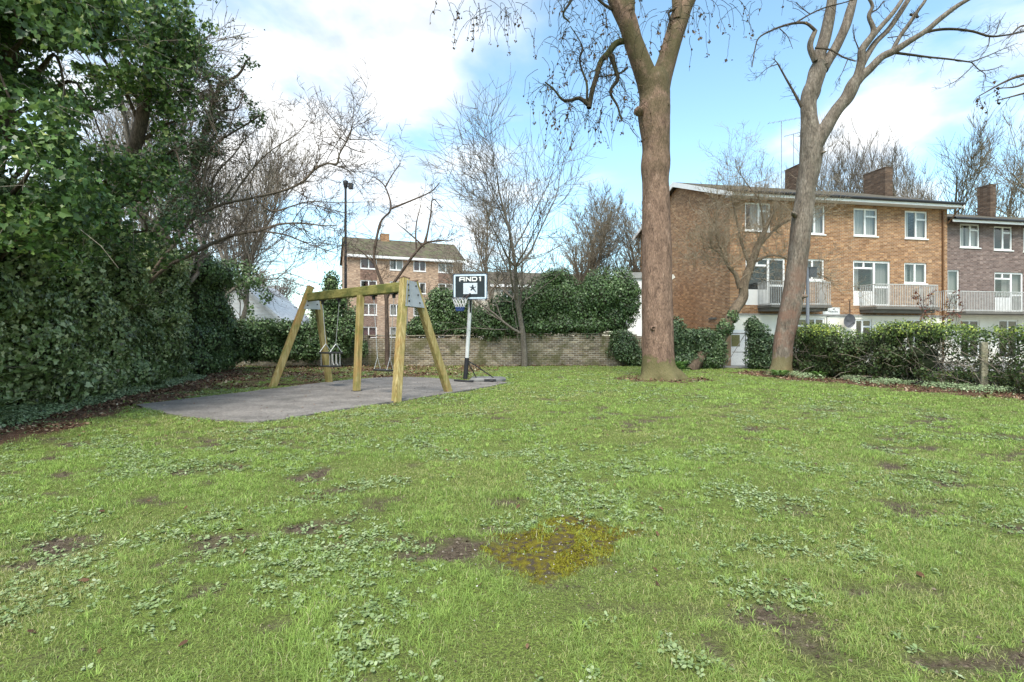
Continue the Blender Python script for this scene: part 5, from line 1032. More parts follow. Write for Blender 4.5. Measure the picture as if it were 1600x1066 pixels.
# ------------------------------------------------------------------ the tangled trees on the left
def arching_tree():
    rng = np.random.RandomState(27); Y = 13.5; b = P(140, 560, Y); root = thing('arching_tree', 'bare tree leaning out of the left hedge, its long arching branches reaching over the swing', 'tree', (b[0], Y, 0))
    tr = [trace([(140, 606, 30), (150, 560, 28), (172, 515, 22), (190, 490, 17), (206, 472, 12)], Y + .6, dY=-.6), trace(Z3([(-150, 1265, 14), (-40, 1110, 13), (40, 1010, 13), (100, 920, 14), (180, 872, 13), (260, 845, 12), (380, 820, 11), (500, 790, 10), (570, 755, 9), (620, 705, 10), (670, 682, 9), (710, 683, 10), (722, 640, 7), (755, 580, 7), (775, 520, 4), (780, 440, 2)]), Y),
          trace(Z3([(-150, 1265, 14), (-20, 1130, 15), (100, 1062, 17), (200, 1010, 16), (300, 975, 14), (390, 960, 12), (470, 935, 9), (560, 930, 7), (650, 940, 5), (710, 940, 3)]), Y - .4, dY=-.5), trace(Z3([(370, 825), (440, 880), (520, 860), (600, 840), (720, 845), (860, 840)]), Y - .2, (9 / 2.67, 2 / 2.67)),
          trace(Z3([(390, 962), (500, 980), (600, 1020), (720, 1060)]), Y - .5, (8 / 2.67, 2 / 2.67)), trace(Z3([(755, 580), (810, 582), (870, 582)]), Y, (5 / 2.67, 1.5 / 2.67)), trace(Z3([(745, 590), (700, 550), (665, 480)]), Y, (5 / 2.67, 1.5 / 2.67)), trace(Z3([(700, 690), (740, 700), (780, 740), (760, 790)]), Y, (4 / 2.67, 1.5 / 2.67)),
          trace(Z3([(620, 705), (640, 640), (615, 560), (625, 470)]), Y, (4 / 2.67, 1 / 2.67)), trace(Z3([(260, 845), (330, 740), (420, 640), (540, 560), (590, 500)]), Y + .5, (8 / 2.67, 2 / 2.67)), trace(Z3([(180, 870), (200, 740), (300, 620), (330, 540)]), Y + .6, (9 / 2.67, 2.5 / 2.67)), trace(Z3([(560, 930), (600, 990), (690, 1020), (730, 1000)]), Y - .5, (4 / 2.67, 1.2 / 2.67)),
          trace(Z3([(100, 920), (150, 800), (180, 640), (260, 540), (290, 430)]), Y + .3, (11 / 2.67, 3 / 2.67)), trace(Z3([(0, 250), (80, 330), (150, 430), (200, 540)]), Y - 2, (6 / 2.67, 3 / 2.67)), trace(Z3([(0, 345), (100, 370), (170, 440), (210, 560)]), Y - 2, (6 / 2.67, 2 / 2.67))]
    mb = MB()
    for i, s in enumerate(tr): limb_mesh(mb, s, 9, i, .07)
    mb.build('trunk', m_bark('grey_brown_bark', [(.3, (.07, .055, .04)), (.55, (.15, .12, .09)), (.8, (.26, .22, .17))], 7), root); mb = MB()
    for p, r, l in twigs_on(tr[1:], rng, 6.5, (.5, 1.6), 1, 3, .013, .05, .0055, (5, 4, 3), .15, .22, .03): mb.tube(p, r, 3)
    mb.build('crown', m_bark('brown_twig', [(.3, (.06, .045, .035)), (.6, (.13, .10, .075)), (.8, (.22, .18, .14))], 8), root)
arching_tree()
def simple_tree(name, label, px, Y, H, r, seed, spread=.5, mtl=None, tw=None, kids=(9, 7, 6, 4), maxl=3, first=.3, ratio=.5, group=None, up=.22, rmin=.014, leanx=0, buds=None, wig=.16, fork=1, ang=(.35, .85)):
    rng = np.random.RandomState(seed); b = np.array([(px - 800) / 800 * Y, Y, 0.]); root = thing(name, label, 'tree', b, group=group); lst = []
    for k in range(fork):
        d = np.array([leanx + rng.normal(0, .05) + (k - (fork - 1) / 2) * .22, rng.normal(0, .08), 1.]); grow(lst, b + (k * r * .8 - (fork - 1) * r * .4, 0, -.1), d, H * (1 - .08 * k) * .8, r / (1 + .25 * (fork - 1)), 0, maxl, rng, up, wig, kids, ratio * (.8 + .4 * spread), ang, first, rmin, .15, H / 14)
    a = MB(); c = MB()
    for p, q, l in lst:
        if l == 0 or (l == 1 and q[0] > r * .25): a.tube(p, q, 10 if l == 0 else 7)
        else: c.tube(p, q, 4 if l < 2 else 3)
    m = mtl or m_stem; a.build('trunk', m, root); c.build('crown', tw or m, root)
    if buds:
        pts = np.array([p[-1] for p, q, l in lst if l >= maxl - 1] + [p[len(p) // 2] for p, q, l in lst if l >= maxl - 1]); pts = np.repeat(pts, buds[0], 0) + rng.normal(0, buds[3], (len(pts) * buds[0], 3)); q = MB(); leaf_cloud(q, pts, rng.normal(0, 1, pts.shape), buds[1], rng, 'kite', .3); q.build(buds[4], buds[2], root)
    return root
m_tg = m_bark('olive_twig', [(.3, (.14, .115, .08)), (.6, (.24, .20, .145)), (.8, (.34, .29, .21))], 8)
m_tgd = m_bark('grey_twig', [(.3, (.12, .10, .08)), (.6, (.21, .18, .145)), (.8, (.30, .26, .21))], 8)
G1 = 'bare trees in the gardens behind the wall'; G2_ = 'bare trees tangled behind the left hedge'; G3 = 'bare trees behind the brick terrace'
m_olive = m_leaf('dull_ivy_leaf', [(0, (.03, .03, .015)), (.5, (.06, .065, .03)), (1, (.13, .14, .075))], .6, .15, .3)
simple_tree('garden_tree', 'slim bare tree with a fan of fine twigs right of the basketball hoop', 819.5, 24.3, 11.3, .15, 31, .9, m_tgd, m_tgd, (20, 12, 7, 4), 3, .2, .54, None, .08, .009, 0, None, .13, 1, (.5, 1.05))
simple_tree('pale_bare_tree', 'pale grey bare tree with straight stems behind the arching branches', 352, 25, 14.2, .19, 41, .8, m_stem_pale, m_stem_pale, (18, 11, 8, 4), 3, .25, .5, G2_, .2, .011, .05, None, .15, 2)
simple_tree('bare_tree', 'brown bare tree whose twigs fill the sky right of the ivy covered trees', 300, 20, 13.5, .2, 42, .9, m_tgd, m_tgd, (14, 11, 7, 3), 3, .25, .55, G2_, .12, .009, .06, None, .18)
simple_tree('ivy_clad_tree', 'bare tree with dull ivy tufts among its upper branches, beside the green ivy mass', 245, 16.2, 11.0, .2, 43, .8, m_tgd, m_tgd, (14, 10, 7, 3), 3, .3, .55, G2_, .1, .008, .05, (1, .07, m_olive, .16, 'ivy_tufts'), .2)
m_blos = m_leaf('pale_blossom', [(0, (.30, .22, .17)), (.5, (.46, .38, .33)), (1, (.70, .64, .60))], .8, .2, .2)
simple_tree('budding_shrub_tree', 'round pinkish white budding tree above the back hedge left of the swing', 425, 31, 6.6, .14, 44, .8, m_stem_pale, m_stem_pale, (16, 12, 7, 4), 3, .12, .5, None, .1, .012, .0, (3, .09, m_blos, .12, 'buds'), .2)
simple_tree('budding_shrub_tree', 'smaller brownish budding tree between the back hedge and the lamp post', 478, 30, 5.0, .12, 47, .8, m_tg, m_tg, (14, 12, 7, 4), 3, .12, .5, None, .1, .012, .0, (3, .08, m_leaf('brown_bud', [(0, (.16, .11, .07)), (.6, (.30, .22, .15)), (1, (.5, .42, .34))], .8, .2, .2), .12, 'buds'), .2)
for i, (px, Y, H, r, sd, lab) in enumerate(((757, 38, 13.8, .22, 51, 'bare tree rising just right of the apartment block, behind the hoop'), (906, 40, 14.5, .22, 52, 'bare tree with upright stems above the ivy, right of the slim wall tree'), (940, 43, 14.6, .24, 53, 'bare tree whose stem rises behind the right end of the ivy bank'), (986, 44, 15.2, .22, 54, 'bare pollard tree just left of the thick reddish trunk'), (700, 46, 9.5, .2, 56, 'low twiggy tree behind the right corner of the apartment block roof'))):
    simple_tree('bare_tree', lab, px, Y, H, r, sd, .6, m_tg, m_tg, (20, 11, 7, 3), 3, .2, .46, G1, .18, .014, 0, None, .15, 1 + (i % 2), (.45, 1.0))
for i, (px, Y, H, r, sd, fk, lab) in enumerate(((1352, 56, 26., .42, 61, 3, 'bushy bare tree rising behind the block between its two chimneys'), (1425, 58, 24., .35, 62, 2, 'bare tree behind the block just right of its right chimney'), (1305, 60, 24., .3, 63, 2, 'bare tree behind the block, partly hidden by the leaning trunk'), (1560, 52, 24., .42, 64, 2, 'wide bare tree with mossy limbs behind the grey brown terrace'), (1650, 50, 23., .4, 65, 2, 'bare tree at the far right edge behind the terrace'))):
    simple_tree('bare_tree', lab, px, Y, H, r, sd, .7, m_tgd if i < 3 else m_tg, m_tgd if i < 3 else m_tg, (13, 10, 7, 3), 3, .3, .5, G3, .25 if i < 3 else .15, .017, 0, None, .13, fk, (.35, .8))
def crooked_tree():
    rng = np.random.RandomState(71); Y = 24.0; b = P(604, 575, Y); root = thing('crooked_tree', 'crooked thin bare tree growing by the brick wall behind the swing', 'tree', (b[0], Y, 0))
    tr = [trace(Z4([(708, 745, 26), (706, 680, 24), (704, 560, 22), (702, 460, 20), (698, 380, 20), (660, 270, 16), (645, 220, 13), (640, 170, 12), (650, 110, 11), (675, 20, 10)]), Y), trace(Z4([(700, 400, 20), (722, 345, 16), (760, 290, 14), (830, 190, 13), (885, 130, 11), (925, 118, 9), (985, 112, 6)]), Y), trace(Z3([(865, 1060), (890, 930), (935, 870), (912, 780), (870, 740)]), Y, (4, 1.5)), trace(Z3([(935, 870), (1010, 840), (1100, 800), (1140, 760)]), Y, (3.4, 1.2)), trace(Z3([(912, 780), (940, 730), (975, 680)]), Y, (2.5, 1)), trace(Z3([(1080, 1010), (1100, 900), (1110, 830), (1150, 870)]), Y, (3, 1)), trace(Z3([(1075, 1030), (1020, 980), (960, 930)]), Y, (3, 1)), trace(Z4([(650, 235), (600, 185), (560, 150)]), Y, (3.5, 1.2)), trace(Z4([(850, 170), (845, 90), (850, 20), (870, -60)]), Y, (3, 1.2)), trace(Z4([(885, 130), (905, 60), (920, -10)]), Y, (3, 1))]
    mb = MB()
    for i, s in enumerate(tr): limb_mesh(mb, s, 8, i + 3, .06)
    mb.build('trunk', m_bark('dark_bark', [(.3, (.05, .035, .028)), (.6, (.11, .08, .06)), (.8, (.19, .14, .11))], 8), root); mb = MB()
    for p, r, l in twigs_on(tr[2:] + tr[:2], rng, 3.2, (.4, 1.3), 1, 3, .013, .05, .007, (4, 4, 3), .4): mb.tube(p, r, 3)
    mb.build('crown', m_stem, root)
crooked_tree()
def twiggy_tree():
    rng = np.random.RandomState(81); Y = 22.6; b = P(1128, 575, Y); root = thing('ivy_footed_tree', 'small crooked tree with tan twigs before the gable, its foot wrapped in ivy', 'tree', (b[0], Y, 0)); Z7 = lambda l: [(1030 + a[0] / 2.42, 180 + a[1] / 2.42, *[v / 2.42 for v in a[2:]]) for a in l]
    tr = [trace(Z7([(195, 965, 40), (220, 880, 40), (255, 800, 42), (288, 735, 40), (318, 690, 36), (322, 640, 34), (345, 575, 30), (372, 500, 24), (398, 440, 18), (420, 390, 12), (450, 330, 6)]), Y), trace(Z7([(305, 655, 18), (290, 605, 16), (265, 575, 12), (235, 520, 8), (215, 440, 5), (220, 330, 3)]), Y), trace(Z7([(345, 575, 14), (310, 480, 10), (290, 380, 7), (270, 300, 3)]), Y), trace(Z7([(372, 500, 12), (440, 430, 9), (520, 380, 6), (600, 340, 3)]), Y), trace(Z7([(350, 560, 10), (430, 530, 8), (520, 560, 5), (640, 620, 3)]), Y), trace(Z7([(398, 440, 8), (380, 330, 6), (340, 270, 4), (300, 215, 2)]), Y), trace(Z7([(245, 540, 6), (190, 500, 4), (140, 520, 2)]), Y)]
    mb = MB()
    for i, s in enumerate(tr): limb_mesh(mb, s, 9, i + 3, .1)
    mb.build('trunk', m_bark('tan_bark', [(.3, (.11, .08, .055)), (.6, (.21, .16, .11)), (.8, (.31, .25, .18))], 7), root); mb = MB(); q = []
    for s in tr: q += twigs_on([s], rng, 24 if s is not tr[0] else 7, (.7, 2.2), 1, 3, .011, .10, .0055, (7, 6, 3), .3 if s is not tr[0] else .55, .22)
    for p, r, l in q: mb.tube(p, r, 3)
    mb.build('crown', m_bark('tan_twig', [(.3, (.22, .17, .115)), (.6, (.36, .29, .20)), (.8, (.48, .40, .30))], 8), root)
    blobs = [(P(1108, 560, Y - .1), (.45, .45, .6)), (P(1118, 535, Y - .1), (.38, .4, .5)), (P(1133, 512, Y - .1), (.34, .35, .35)), (P(1145, 495, Y - .1), (.24, .26, .3))]; p, n = blob_points(blobs, 700, rng); mb = MB(); leaf_cloud(mb, p, n, .085, rng, 'kite'); mb.build('ivy', m_ivy_far, root)
twiggy_tree()

# ------------------------------------------------------------------ hedges and ivy
def bush(name, label, cat, blobs, dens, size, rng, m, kind='kite', group=None, core=True, loc=None, ck=.72, topvar=None, shell=(.72, 1.06), extra=None, droop=.6):
    c0 = np.array(loc if loc is not None else blobs[0][0], float).copy(); c0[2] = 0; root = thing(name, label, cat, c0, group=group); p, n = blob_points(blobs, dens, rng, shell); var = rng.rand(len(p))
    if topvar: var = np.clip(var * topvar[0] + topvar[1] * np.clip((p[:, 2] - topvar[2]) / topvar[3], 0, 1) * (.4 + .6 * rng.rand(len(p))), 0, 1)
    if extra: k = extra(p, rng); p, n, var = p[k], n[k], var[k]
    mb = MB(); leaf_cloud(mb, p, n, size, rng, kind, droop, var); mb.build('foliage', m, root)
    if core: core_mesh(blobs, ck).build('dark_backing', m_core, root)
    return root
rng = np.random.RandomState(100)
# left ivy bank: runs back from the camera
bl = []; path = LEFT_HEDGE[:6]
for i in range(len(path) - 1):
    (ax, ay), (bx, by) = path[i], path[i + 1]; L = math.hypot(bx - ax, by - ay); nx, ny = -(by - ay) / L, (bx - ax) / L
    for t in np.arange(0, 1, .75 / L):
        x, y = ax + (bx - ax) * t, ay + (by - ay) * t; top = np.interp(y, [4, 8, 11, 16.6], [4.4, 4.5, 4.4, 4.0])
        for z in np.arange(.45, top - .4, .75):
            off = .85 + .24 * rng.randn() - .22 * math.sin(z / top * math.pi) ; bl.append(((x + nx * off, y + ny * off, z), (.80 + .15 * rng.rand(), .80, .66 + .15 * rng.rand())))
bush('ivy_hedge', 'tall dark glossy ivy bank along the left side of the lawn', 'hedge', bl, 620, .088, rng, m_ivy, 'ivy', loc=(-8.9, 9.8, 0), ck=.8)
bank = bpy.data.objects['ivy_hedge']
def bank_stems():
    r_ = np.random.RandomState(55); mb = MB(); A = np.array(LEFT_HEDGE[:6])
    for _ in range(240):
        i = r_.randint(0, 5); t = r_.rand(); p = np.array([*(A[i] + (A[i + 1] - A[i]) * t), r_.rand() * 3.6]); p[0] -= .12; d = np.array([.2, -.3, r_.normal(0, 1)]); pts = [p]
        for k in range(7): d = d + r_.normal(0, .45, 3) * (.5, 1, 1); d /= np.linalg.norm(d); pts.append(pts[-1] + d * r_.uniform(.08, .2))
        mb.tube(pts, np.linspace(.008, .003, 8), 4)
    o = mb.build('vine_stems', m_stem_pale, bank); o['kind'] = 'stuff'
bank_stems()
# ivy clad trees above it
def ivy_tree(name, label, trunk, blobs, dens, size, m, seed, kind='ivy', thr=.45):
    r_ = np.random.RandomState(seed); b = np.array([*trunk[0][:2], 0.]); root = thing(name, label, 'tree', b, group='ivy covered trees on the left'); mb = MB(); t = crspline([[*q] for q in trunk], 6); limb_mesh(mb, t, 12, seed, .08)
    for bb, rr_ in blobs:
        c = np.array(bb); i = int(np.argmin(np.abs(t[:, 2] - (c[2] - .8)))); mid = (t[i, :3] + c) / 2 + r_.normal(0, .15, 3) + (0, 0, .15); mb.tube(crspline([[*t[i, :3], .05], [*mid, .035], [*c, .02], [*(c + r_.normal(0, .5, 3)), .008]], 4)[:, :3], np.linspace(.05, .008, 13), 6)
    mb.build('trunk', m_stem, root); p, n = blob_points(blobs, dens, r_, (.35, 1.12), .45, .2)
    k = fbm(p[:, 0] * 1.3 + p[:, 2] * .7, p[:, 2] * 1.3 - p[:, 1] * .6, .7, seed, 3) > thr; p, n = p[k], n[k]; mb = MB(); leaf_cloud(mb, p, n, size, r_, kind, .6, None, .6); mb.build('crown', m, root)
    q = MB(); pts = p[r_.randint(0, len(p), 260)]
    for c in pts: d = r_.normal(0, 1, 3); q.tube([c, c + d * .22 + (0, 0, .05), c + d * .38 - (0, 0, .03)], [.006, .005, .003], 3)
    q.build('twigs', m_stem_pale, root)['kind'] = 'stuff'
m_ivy_hi = m_leaf('tree_ivy_leaf', [(0, (.035, .06, .022)), (.4, (.07, .13, .036)), (.75, (.13, .23, .06)), (.94, (.25, .35, .11)), (1, (.5, .54, .24))], .4, .35, .45, .7)
ivy_tree('ivy_tree', 'nearest ivy covered tree filling the top left corner', [(-9.3, 8.8, 0, .22), (-9.1, 8.7, 2.5, .2), (-8.6, 8.5, 4.5, .17), (-8.0, 8.2, 6.5, .12), (-7.7, 8, 8, .06)],
         [(P(x, y, Y), (r, r, r * .85)) for x, y, Y, r in ((35, 60, 7.6, .95), (-40, 40, 8, 1.2), (20, 170, 7.4, .8), (-30, 200, 7.6, 1.0), (45, 270, 7.3, .75), (-20, 330, 7.2, .9), (60, 350, 7.4, .7), (90, 90, 8.2, .7), (110, 10, 8.4, .9), (20, -60, 7.8, 1.2), (90, 320, 8, .6), (120, 130, 8.6, .55), (80, 235, 8.6, .45), (130, 340, 8.6, .7))], 380, .092, m_ivy_hi, 201, thr=.47)
ivy_tree('ivy_tree', 'ivy covered tree with gaps of sky between its leaves, right of the nearest one', [(-10.6, 12.4, 0, .2), (-9.8, 12., 3, .18), (-8.2, 11.3, 6, .14), (-7.9, 11.2, 8.5, .08)],
         [(P(x, y, Y), (r, r, r * .85)) for x, y, Y, r in ((185, 50, 10.8, 1.15), (240, 30, 11.3, 1.1), (270, 70, 11.6, .8), (215, 110, 11, .75), (262, 130, 11.3, .75), (170, 120, 10.6, .6), (272, 235, 11.2, .45), (275, 190, 11.5, .55), (160, 270, 10.5, .8), (200, 290, 10.9, .8), (235, 310, 11.2, .75), (250, 265, 11.4, .55), (180, -40, 10.8, 1.3), (265, -30, 11.5, 1.0), (170, 330, 10.6, .9), (230, 360, 11.5, .9), (110, 275, 10, .7), (135, 60, 10, .8))], 190, .09, m_ivy_hi, 202, thr=.52)
ivy_tree('ivy_tree', 'sparser dull green ivy clump at the right side of the ivy covered trees', [(-11.8, 15.2, 0, .16), (-11.0, 15., 3.5, .13), (-9.2, 14.6, 6, .10), (-8.2, 14.4, 8.5, .05)],
         [(P(x, y, Y), (r, r, r * .7)) for x, y, Y, r in ((330, 130, 14, .75), (370, 170, 14.2, .5), (345, 190, 14, .55), (388, 92, 14.3, .28), (300, 230, 13.8, .7), (310, 290, 13.6, .7), (280, 340, 13.4, .8), (325, 240, 14, .4), (290, 80, 13.5, .5), (400, 185, 14.2, .3))], 230, .09, m_ivy_dark, 203, 'kite')
# back hedge between the left bank and the wall
def row(px0, px1, Y0, Y1, z0, ztop, step, rad, r_, jit=.15):
    a = G2(px0, Y0); b = G2(px1, Y1); L = np.hypot(*(b - a)); o = []
    for t in np.arange(0, 1.0001, step / L):
        p = a + (b - a) * t; zt = ztop(px0 + (px1 - px0) * t) if callable(ztop) else ztop
        for z in np.arange(z0, zt - rad * .6, rad * .95): o.append(((p[0] + r_.normal(0, jit), p[1] + r_.normal(0, jit), z), (rad * (.85 + .3 * r_.rand()), rad, rad * (.8 + .25 * r_.rand()))))
    return o
rng = np.random.RandomState(101)
bush('ivy_shrub', 'dark ivy shrub at the left back corner above the litter', 'shrub', row(285, 330, 18.0, 20.5, .5, 3.9, .7, .75, rng) + [(P(300, 420, 17.5), (.9, .8, .7)), (P(335, 430, 19), (.8, .8, .6))], 260, .10, rng, m_ivy_far, loc=(*G2(300, 18.5), 0))
bush('ivy_shrub', 'ivy bush topping out under the arching branches, partly veiling the boarded shed', 'shrub', [(P(x, y, 22.5), r) for x, y, r in ((370, 425, (.8, .6, .65)), (395, 440, (.6, .6, .5)), (350, 440, (.6, .6, .6)), (378, 455, (.25, .3, .4)), (415, 462, (.3, .3, .3)), (392, 490, (.16, .2, .5)), (405, 522, (.7, .5, .3)), (398, 505, (.5, .4, .35)), (425, 508, (.6, .4, .35)))], 120, .12, rng, m_ivy_far, core=False, loc=(*G2(375, 22.5), 0), shell=(.3, 1.1))
bush('back_hedge', 'low ivy hedge across the back corner behind the left swing legs', 'hedge', row(322, 492, 21.5, 23.9, .72, lambda p: 2.35 if p > 360 else 2.6, .6, .52, rng, .12) + row(330, 360, 21.5, 22, .4, 1.4, .5, .5, rng, .1), 330, .105, rng, m_ivy_far, loc=(*G2(410, 22.5), 0))
bush('evergreen_shrub', 'pointed dark evergreen shrub behind the cradle swing', 'shrub', [(P(x, y, 23.9), r) for x, y, r in ((518, 445, (.42, .4, .6)), (522, 470, (.72, .6, .6)), (515, 500, (.85, .6, .7)), (535, 520, (.8, .6, .7)), (520, 545, (.9, .6, .6)), (548, 500, (.4, .4, .6)), (500, 480, (.4, .4, .5)), (498, 535, (.5, .5, .5)), (565, 545, (.3, .3, .4)))], 330, .10, rng, m_ivy_far, loc=(*G2(522, 23.9), 0))
bush('ivy_bank', 'wide ivy bank mounded over the brick wall right of the basketball hoop', 'ivy', [(P(x, y, Yq), r) for x, y, Yq, r in ((755, 505, 25.3, (.9, .7, .8)), (790, 492, 25.5, (.9, .8, 1.0)), (820, 485, 25.6, (1.0, .8, 1.2)), (850, 470, 25.6, (1.0, .8, 1.3)), (880, 465, 25.6, (1.0, .8, 1.2)), (905, 482, 25.6, (.95, .8, 1.0)), (935, 465, 25.6, (1.1, .9, 1.3)), (965, 455, 25.6, (1.0, .9, 1.0)), (978, 480, 25.6, (.7, .8, .7)), (960, 500, 25.5, (.9, .7, .7)), (920, 510, 25.3, (.9, .7, .6)), (880, 508, 25.3, (1, .7, .6)), (840, 512, 25.3, (1, .7, .5)), (800, 515, 25.3, (1, .7, .5)), (770, 522, 25.2, (.6, .6, .35)), (868, 435, 25.6, (.6, .6, .5)), (985, 455, 25.6, (.5, .5, .5)))], 360, .105, rng, m_ivy_far, loc=(*G2(870, 25.6), 0), topvar=(.85, .2, 3.0, 2))
bush('ivy_bank', 'smaller ivy mound on the brick wall between the swing and the hoop pole', 'ivy', [(P(x, y, 25.4), r) for x, y, r in ((672, 495, (.75, .6, .8)), (695, 480, (.8, .7, 1.0)), (715, 490, (.8, .7, 1.0)), (738, 505, (.7, .6, .7)), (655, 512, (.7, .6, .45)), (690, 512, (.9, .6, .5)), (645, 520, (.35, .4, .3)), (685, 462, (.45, .5, .4)), (722, 517, (.6, .5, .4)))], 360, .105, rng, m_ivy_far, loc=(*G2(695, 25.4), 0))
bush('ivy_bank', 'ivy tumbling over the broken right end of the brick wall', 'ivy', [(P(x, y, 24.8), r) for x, y, r in ((975, 545, (.75, .6, .7)), (990, 558, (.6, .5, .55)), (970, 525, (.5, .5, .4)), (998, 565, (.4, .4, .4)))], 500, .085, rng, m_ivy_dark, loc=(*G2(982, 24.8), 0))
rng = np.random.RandomState(102)
bush('ivy_hedge', 'low ivy hedge between the thick reddish trunk and the mesh gate', 'hedge', row(1046, 1112, 22.2, 22.6, .4, 1.9, .5, .50, rng, .1) + [(P(1052, 512, 22.3), (.5, .5, .45))], 480, .085, rng, m_ivy_dark, loc=(*G2(1090, 22.4), 0))
bush('ivy_hedge', 'rounded ivy lump between the mesh gate and the leaning trunk', 'hedge', [(P(x, y, 22.2), r) for x, y, r in ((1183, 520, (.42, .5, .55)), (1183, 545, (.45, .5, .6)), (1185, 565, (.5, .5, .5)), (1197, 545, (.5, .5, .6)), (1205, 560, (.5, .5, .5)), (1176, 508, (.3, .35, .35)), (1210, 535, (.4, .4, .4)))], 520, .085, rng, m_ivy_dark, loc=(*G2(1188, 22.2), 0))
hb = []; (ax, ay), (bx, by) = RIGHT_HEDGE[0], (13.2, 8.7); L = math.hypot(bx - ax, by - ay)
for t in np.arange(0, 1, .55 / L):
    for z in (.35, .8, 1.22): hb.append(((ax + (bx - ax) * t + .45 + rng.normal(0, .16), ay + (by - ay) * t + rng.normal(0, .12), z + rng.normal(0, .12) + (.13 * math.sin(t * 19) if z > 1 else 0) + .16 * t * (z > .5)), (.42 + .25 * rng.rand(), .5, .34 + .28 * rng.rand())))
def thin(p, r_):
    y = p[:, 1]; g = np.exp(-((y - 13.9) / .75) ** 2) * (p[:, 2] > .45) * (p[:, 2] < 1.25) * .85 + .25 * (y < 13.3) * (p[:, 2] < 1.15) + .32 * (p[:, 2] > .5) * (p[:, 2] < 1.3); g = np.where(fbm(p[:, 1] + p[:, 0] * .3, p[:, 2], .35, 5, 3) > .53, g, g * .4); return r_.rand(len(p)) > g
root_h = bush('mixed_hedge', 'waist high mixed hedge of ivy and yellow green shoots along the right of the lawn', 'hedge', hb, 560, .068, rng, m_hedge_lt, 'kite', loc=(*RIGHT_HEDGE[0], 0), topvar=(.58, .55, 1.15, .5), shell=(.5, 1.12), extra=thin, core=False)
def hedge_stems():
    r_ = np.random.RandomState(5); mb = MB()
    for _ in range(230):
        t = r_.rand(); x = ax + (bx - ax) * t + .4 + r_.normal(0, .18); y = ay + (by - ay) * t + r_.normal(0, .1); pts = [np.array([x, y, 0.])]; d = np.array([r_.normal(0, .3), r_.normal(0, .3), 1.])
        for i in range(6): d += r_.normal(0, .3, 3); d /= np.linalg.norm(d); pts.append(pts[-1] + d * .27)
        mb.tube(pts, np.linspace(.014, .005, 7), 4)
    for _ in range(260):
        t = r_.rand(); x = ax + (bx - ax) * t + .0 + r_.normal(0, .15); y = ay + (by - ay) * t + r_.normal(0, .1); z = r_.rand() * 1.1; d = np.array([-.3, -.4, .1]) + r_.normal(0, .8, 3); pts = [np.array([x + .3, y, z])]
        for i in range(5): d += r_.normal(0, .35, 3); d /= np.linalg.norm(d); pts.append(pts[-1] + d * .13)
        mb.tube(pts, np.linspace(.006, .003, 6), 3)
    mb.build('stems', m_stem_pale, root_h)
    # dark backing shells inside the left two thirds
    k = [b for b in hb if b[0][1] > 14.6]; core_mesh(k, .62).build('dark_backing', m_core, root_h)
hedge_stems()
def post():
    Y = 13.05; c = P(1537, 610, Y); root = thing('concrete_post', 'square mossy concrete fence post standing in the right hedge', 'post', (c[0], Y, 0)); mb = MB(); mb.beam((c[0], Y, -.05), (c[0], Y, 1.22), .14, .14, up=(.9, -.3, 0), bev=.015); mb.build('post', m_bark('mossy_concrete', [(.3, (.15, .135, .09)), (.55, (.24, .22, .15)), (.8, (.34, .31, .24))], 5, (.20, .21, .06), 1, (.5, .65)), root)
    c = P(1578, 600, 12.3)
post()
chain_fence('hedge_fence', 'low wire mesh fence buried in the right hedge', (10.6, 19), (13.4, 8.7), .05, 1.25, (.15, .42, .85), .11, .002)
def ground_cover():
    r_ = np.random.RandomState(6); mb = MB(); n = 26000; i = r_.randint(0, 5, n); t = r_.rand(n); A = np.array(LEFT_HEDGE[:6]); x = A[i, 0] + (A[i + 1, 0] - A[i, 0]) * t; y = A[i, 1] + (A[i + 1, 1] - A[i, 1]) * t; off = (r_.rand(n) ** 1.3) * .85 - .1; x += off * .95; y -= off * .1
    k = (off < .35 + .75 * fbm(x, y, .9, 88)) & (r_.rand(n) < np.clip(1.3 - off, 0, 1)); x, y, off = x[k], y[k], off[k]; z = ground_z(x, y) + .02 + r_.rand(len(x)) * .16 * np.clip(1 - off, .2, 1); N = np.tile([.25, 0, 1.], (len(x), 1)); leaf_cloud(mb, np.stack([x, y, z], -1), N, .052, r_, 'kite', .1, None, .35)
    tag(mb.build('ground_ivy', m_ground_ivy), 'grey green ivy creeping over the soil at the foot of the left ivy bank', 'ground ivy', kind='stuff')
    mb = MB(); n = 7500; t = r_.rand(n); x = 10.2 + 2.5 * t - r_.rand(n) ** 1.3 * 1.1; y = 18.7 - 8.5 * t - .2; k = fbm(x, y, .7, 8) > .44; x, y = x[k], y[k]; z = ground_z(x, y) + .02 + r_.rand(len(x)) * .14; leaf_cloud(mb, np.stack([x, y, z], -1), np.tile([-.2, -.2, 1.], (len(x), 1)), .05, r_, 'kite', .1, None, .4)
    tag(mb.build('ground_ivy', m_ground_ivy), 'grey green ivy creeping along the foot of the right hedge', 'ground ivy', kind='stuff')
ground_cover()
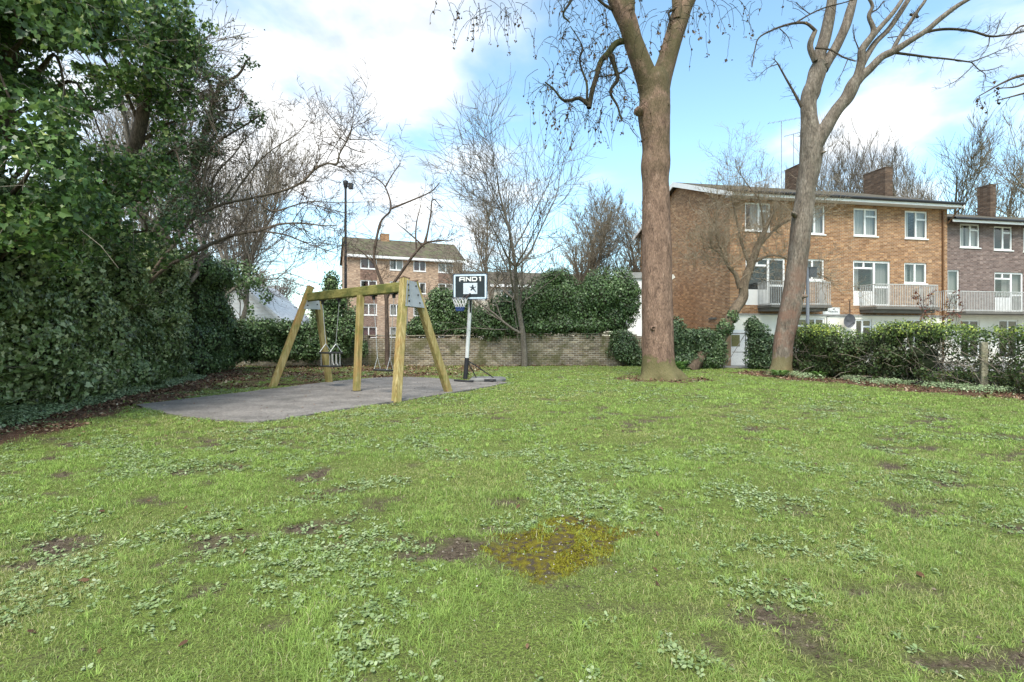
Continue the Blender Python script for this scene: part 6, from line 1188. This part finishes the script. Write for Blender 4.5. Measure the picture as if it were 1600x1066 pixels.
def leafy(name, label, c, n, ln, m, seed, h=.12):
    r_ = np.random.RandomState(seed); root = thing(name, label, 'plant', (c[0], c[1], 0)); mb = MB(); a = r_.rand(n) * 6.28; N = np.stack([-np.cos(a) * .5, -np.sin(a) * .5, np.ones(n)], -1); pts = np.stack([c[0] + np.cos(a) * r_.rand(n) * ln * .9, c[1] + np.sin(a) * r_.rand(n) * ln * .9, .03 + r_.rand(n) * h], -1)
    T = np.stack([np.cos(a), np.sin(a), .5 + 0 * a], -1); S = np.stack([-np.sin(a), np.cos(a), 0 * a], -1); s = (ln * (.6 + .6 * r_.rand(n)))[:, None]; V = np.stack([pts, pts + T * s * .5 + S * s * .2, pts + T * s * .9 - (0, 0, .03), pts + T * s * .5 - S * s * .2], 1); mb.add(V.reshape(-1, 3), np.arange(n)[:, None] * 4 + np.array([[0, 1, 2, 3]]), r_.rand(n)); mb.build('foliage', m, root)
m_lush = m_leaf('lush_leaf', [(0, (.06, .13, .03)), (.5, (.12, .24, .05)), (1, (.25, .38, .12))], .45, .3, .4)
leafy('low_plant', 'pale green broad leaved plant at the foot of the leaning trunk', G2(1219, 17.9), 60, .26, m_lush, 1); leafy('low_plant', 'bright green plant clump right of the thick reddish trunk', G2(1062, 20.8), 110, .28, m_lush, 2, .3)
leafy('low_plant', 'small pale leaved plant in the soil right of the leaning trunk', G2(1280, 17.3), 40, .2, m_lush, 3); leafy('low_plant', 'grey green sage like plant at the bottom of the ivy at the left edge', (-7.7, 7.6), 90, .2, m_ground_ivy, 4, .35)
def log():
    Y = 21.75; root = thing('dead_trunk', 'dead brown trunk leaning into the low ivy hedge', 'dead trunk', (P(1098, 560, Y)[0], Y, 0)); mb = MB(); s = trace([(1080, 582, 17), (1089, 567, 14), (1099, 553, 12), (1112, 538, 10), (1130, 518, 7)], Y, dY=.9); limb_mesh(mb, s, 12, 4, .3); mb.build('wood', m_bark('old_wood', [(.3, (.05, .035, .025)), (.6, (.11, .08, .055)), (.8, (.18, .14, .10))], 6, (.12, .13, .05)), root)
log()
def sapling():
    r_ = np.random.RandomState(3); Y = 15.0; c = P(1465, 560, Y); root = thing('red_leaved_sapling', 'slender sapling with dark red leaves poking above the right hedge', 'sapling', (c[0], Y, 0)); mb = MB(); tw = []; pts = []
    for k in range(5):
        d = np.array([r_.normal(0, .3), r_.normal(0, .2), 1.]); grow(tw, (c[0], Y, .2), d, 2.3 + .3 * r_.rand(), .016, 1, 3, r_, .25, .12, (5, 5, 4), .3, (.4, .9), .6, .004, .3, .25)
    for p, r, l in tw: mb.tube(p, r, 4); pts += [q for q in p[1:] if q[2] > 1.6 and r_.rand() < .4] if l >= 2 else []
    mb.build('stem', m_stem, root); pts = np.repeat(np.array(pts), 2, 0); pts = pts + r_.normal(0, .03, pts.shape); m = MB(); leaf_cloud(m, pts, r_.normal(0, 1, pts.shape), .07, r_, 'kite', .8); m.build('foliage', m_leaf('red_leaf', [(0, (.12, .04, .035)), (.7, (.24, .09, .06)), (1, (.30, .20, .08))], .5, .3, .3), root)
sapling()
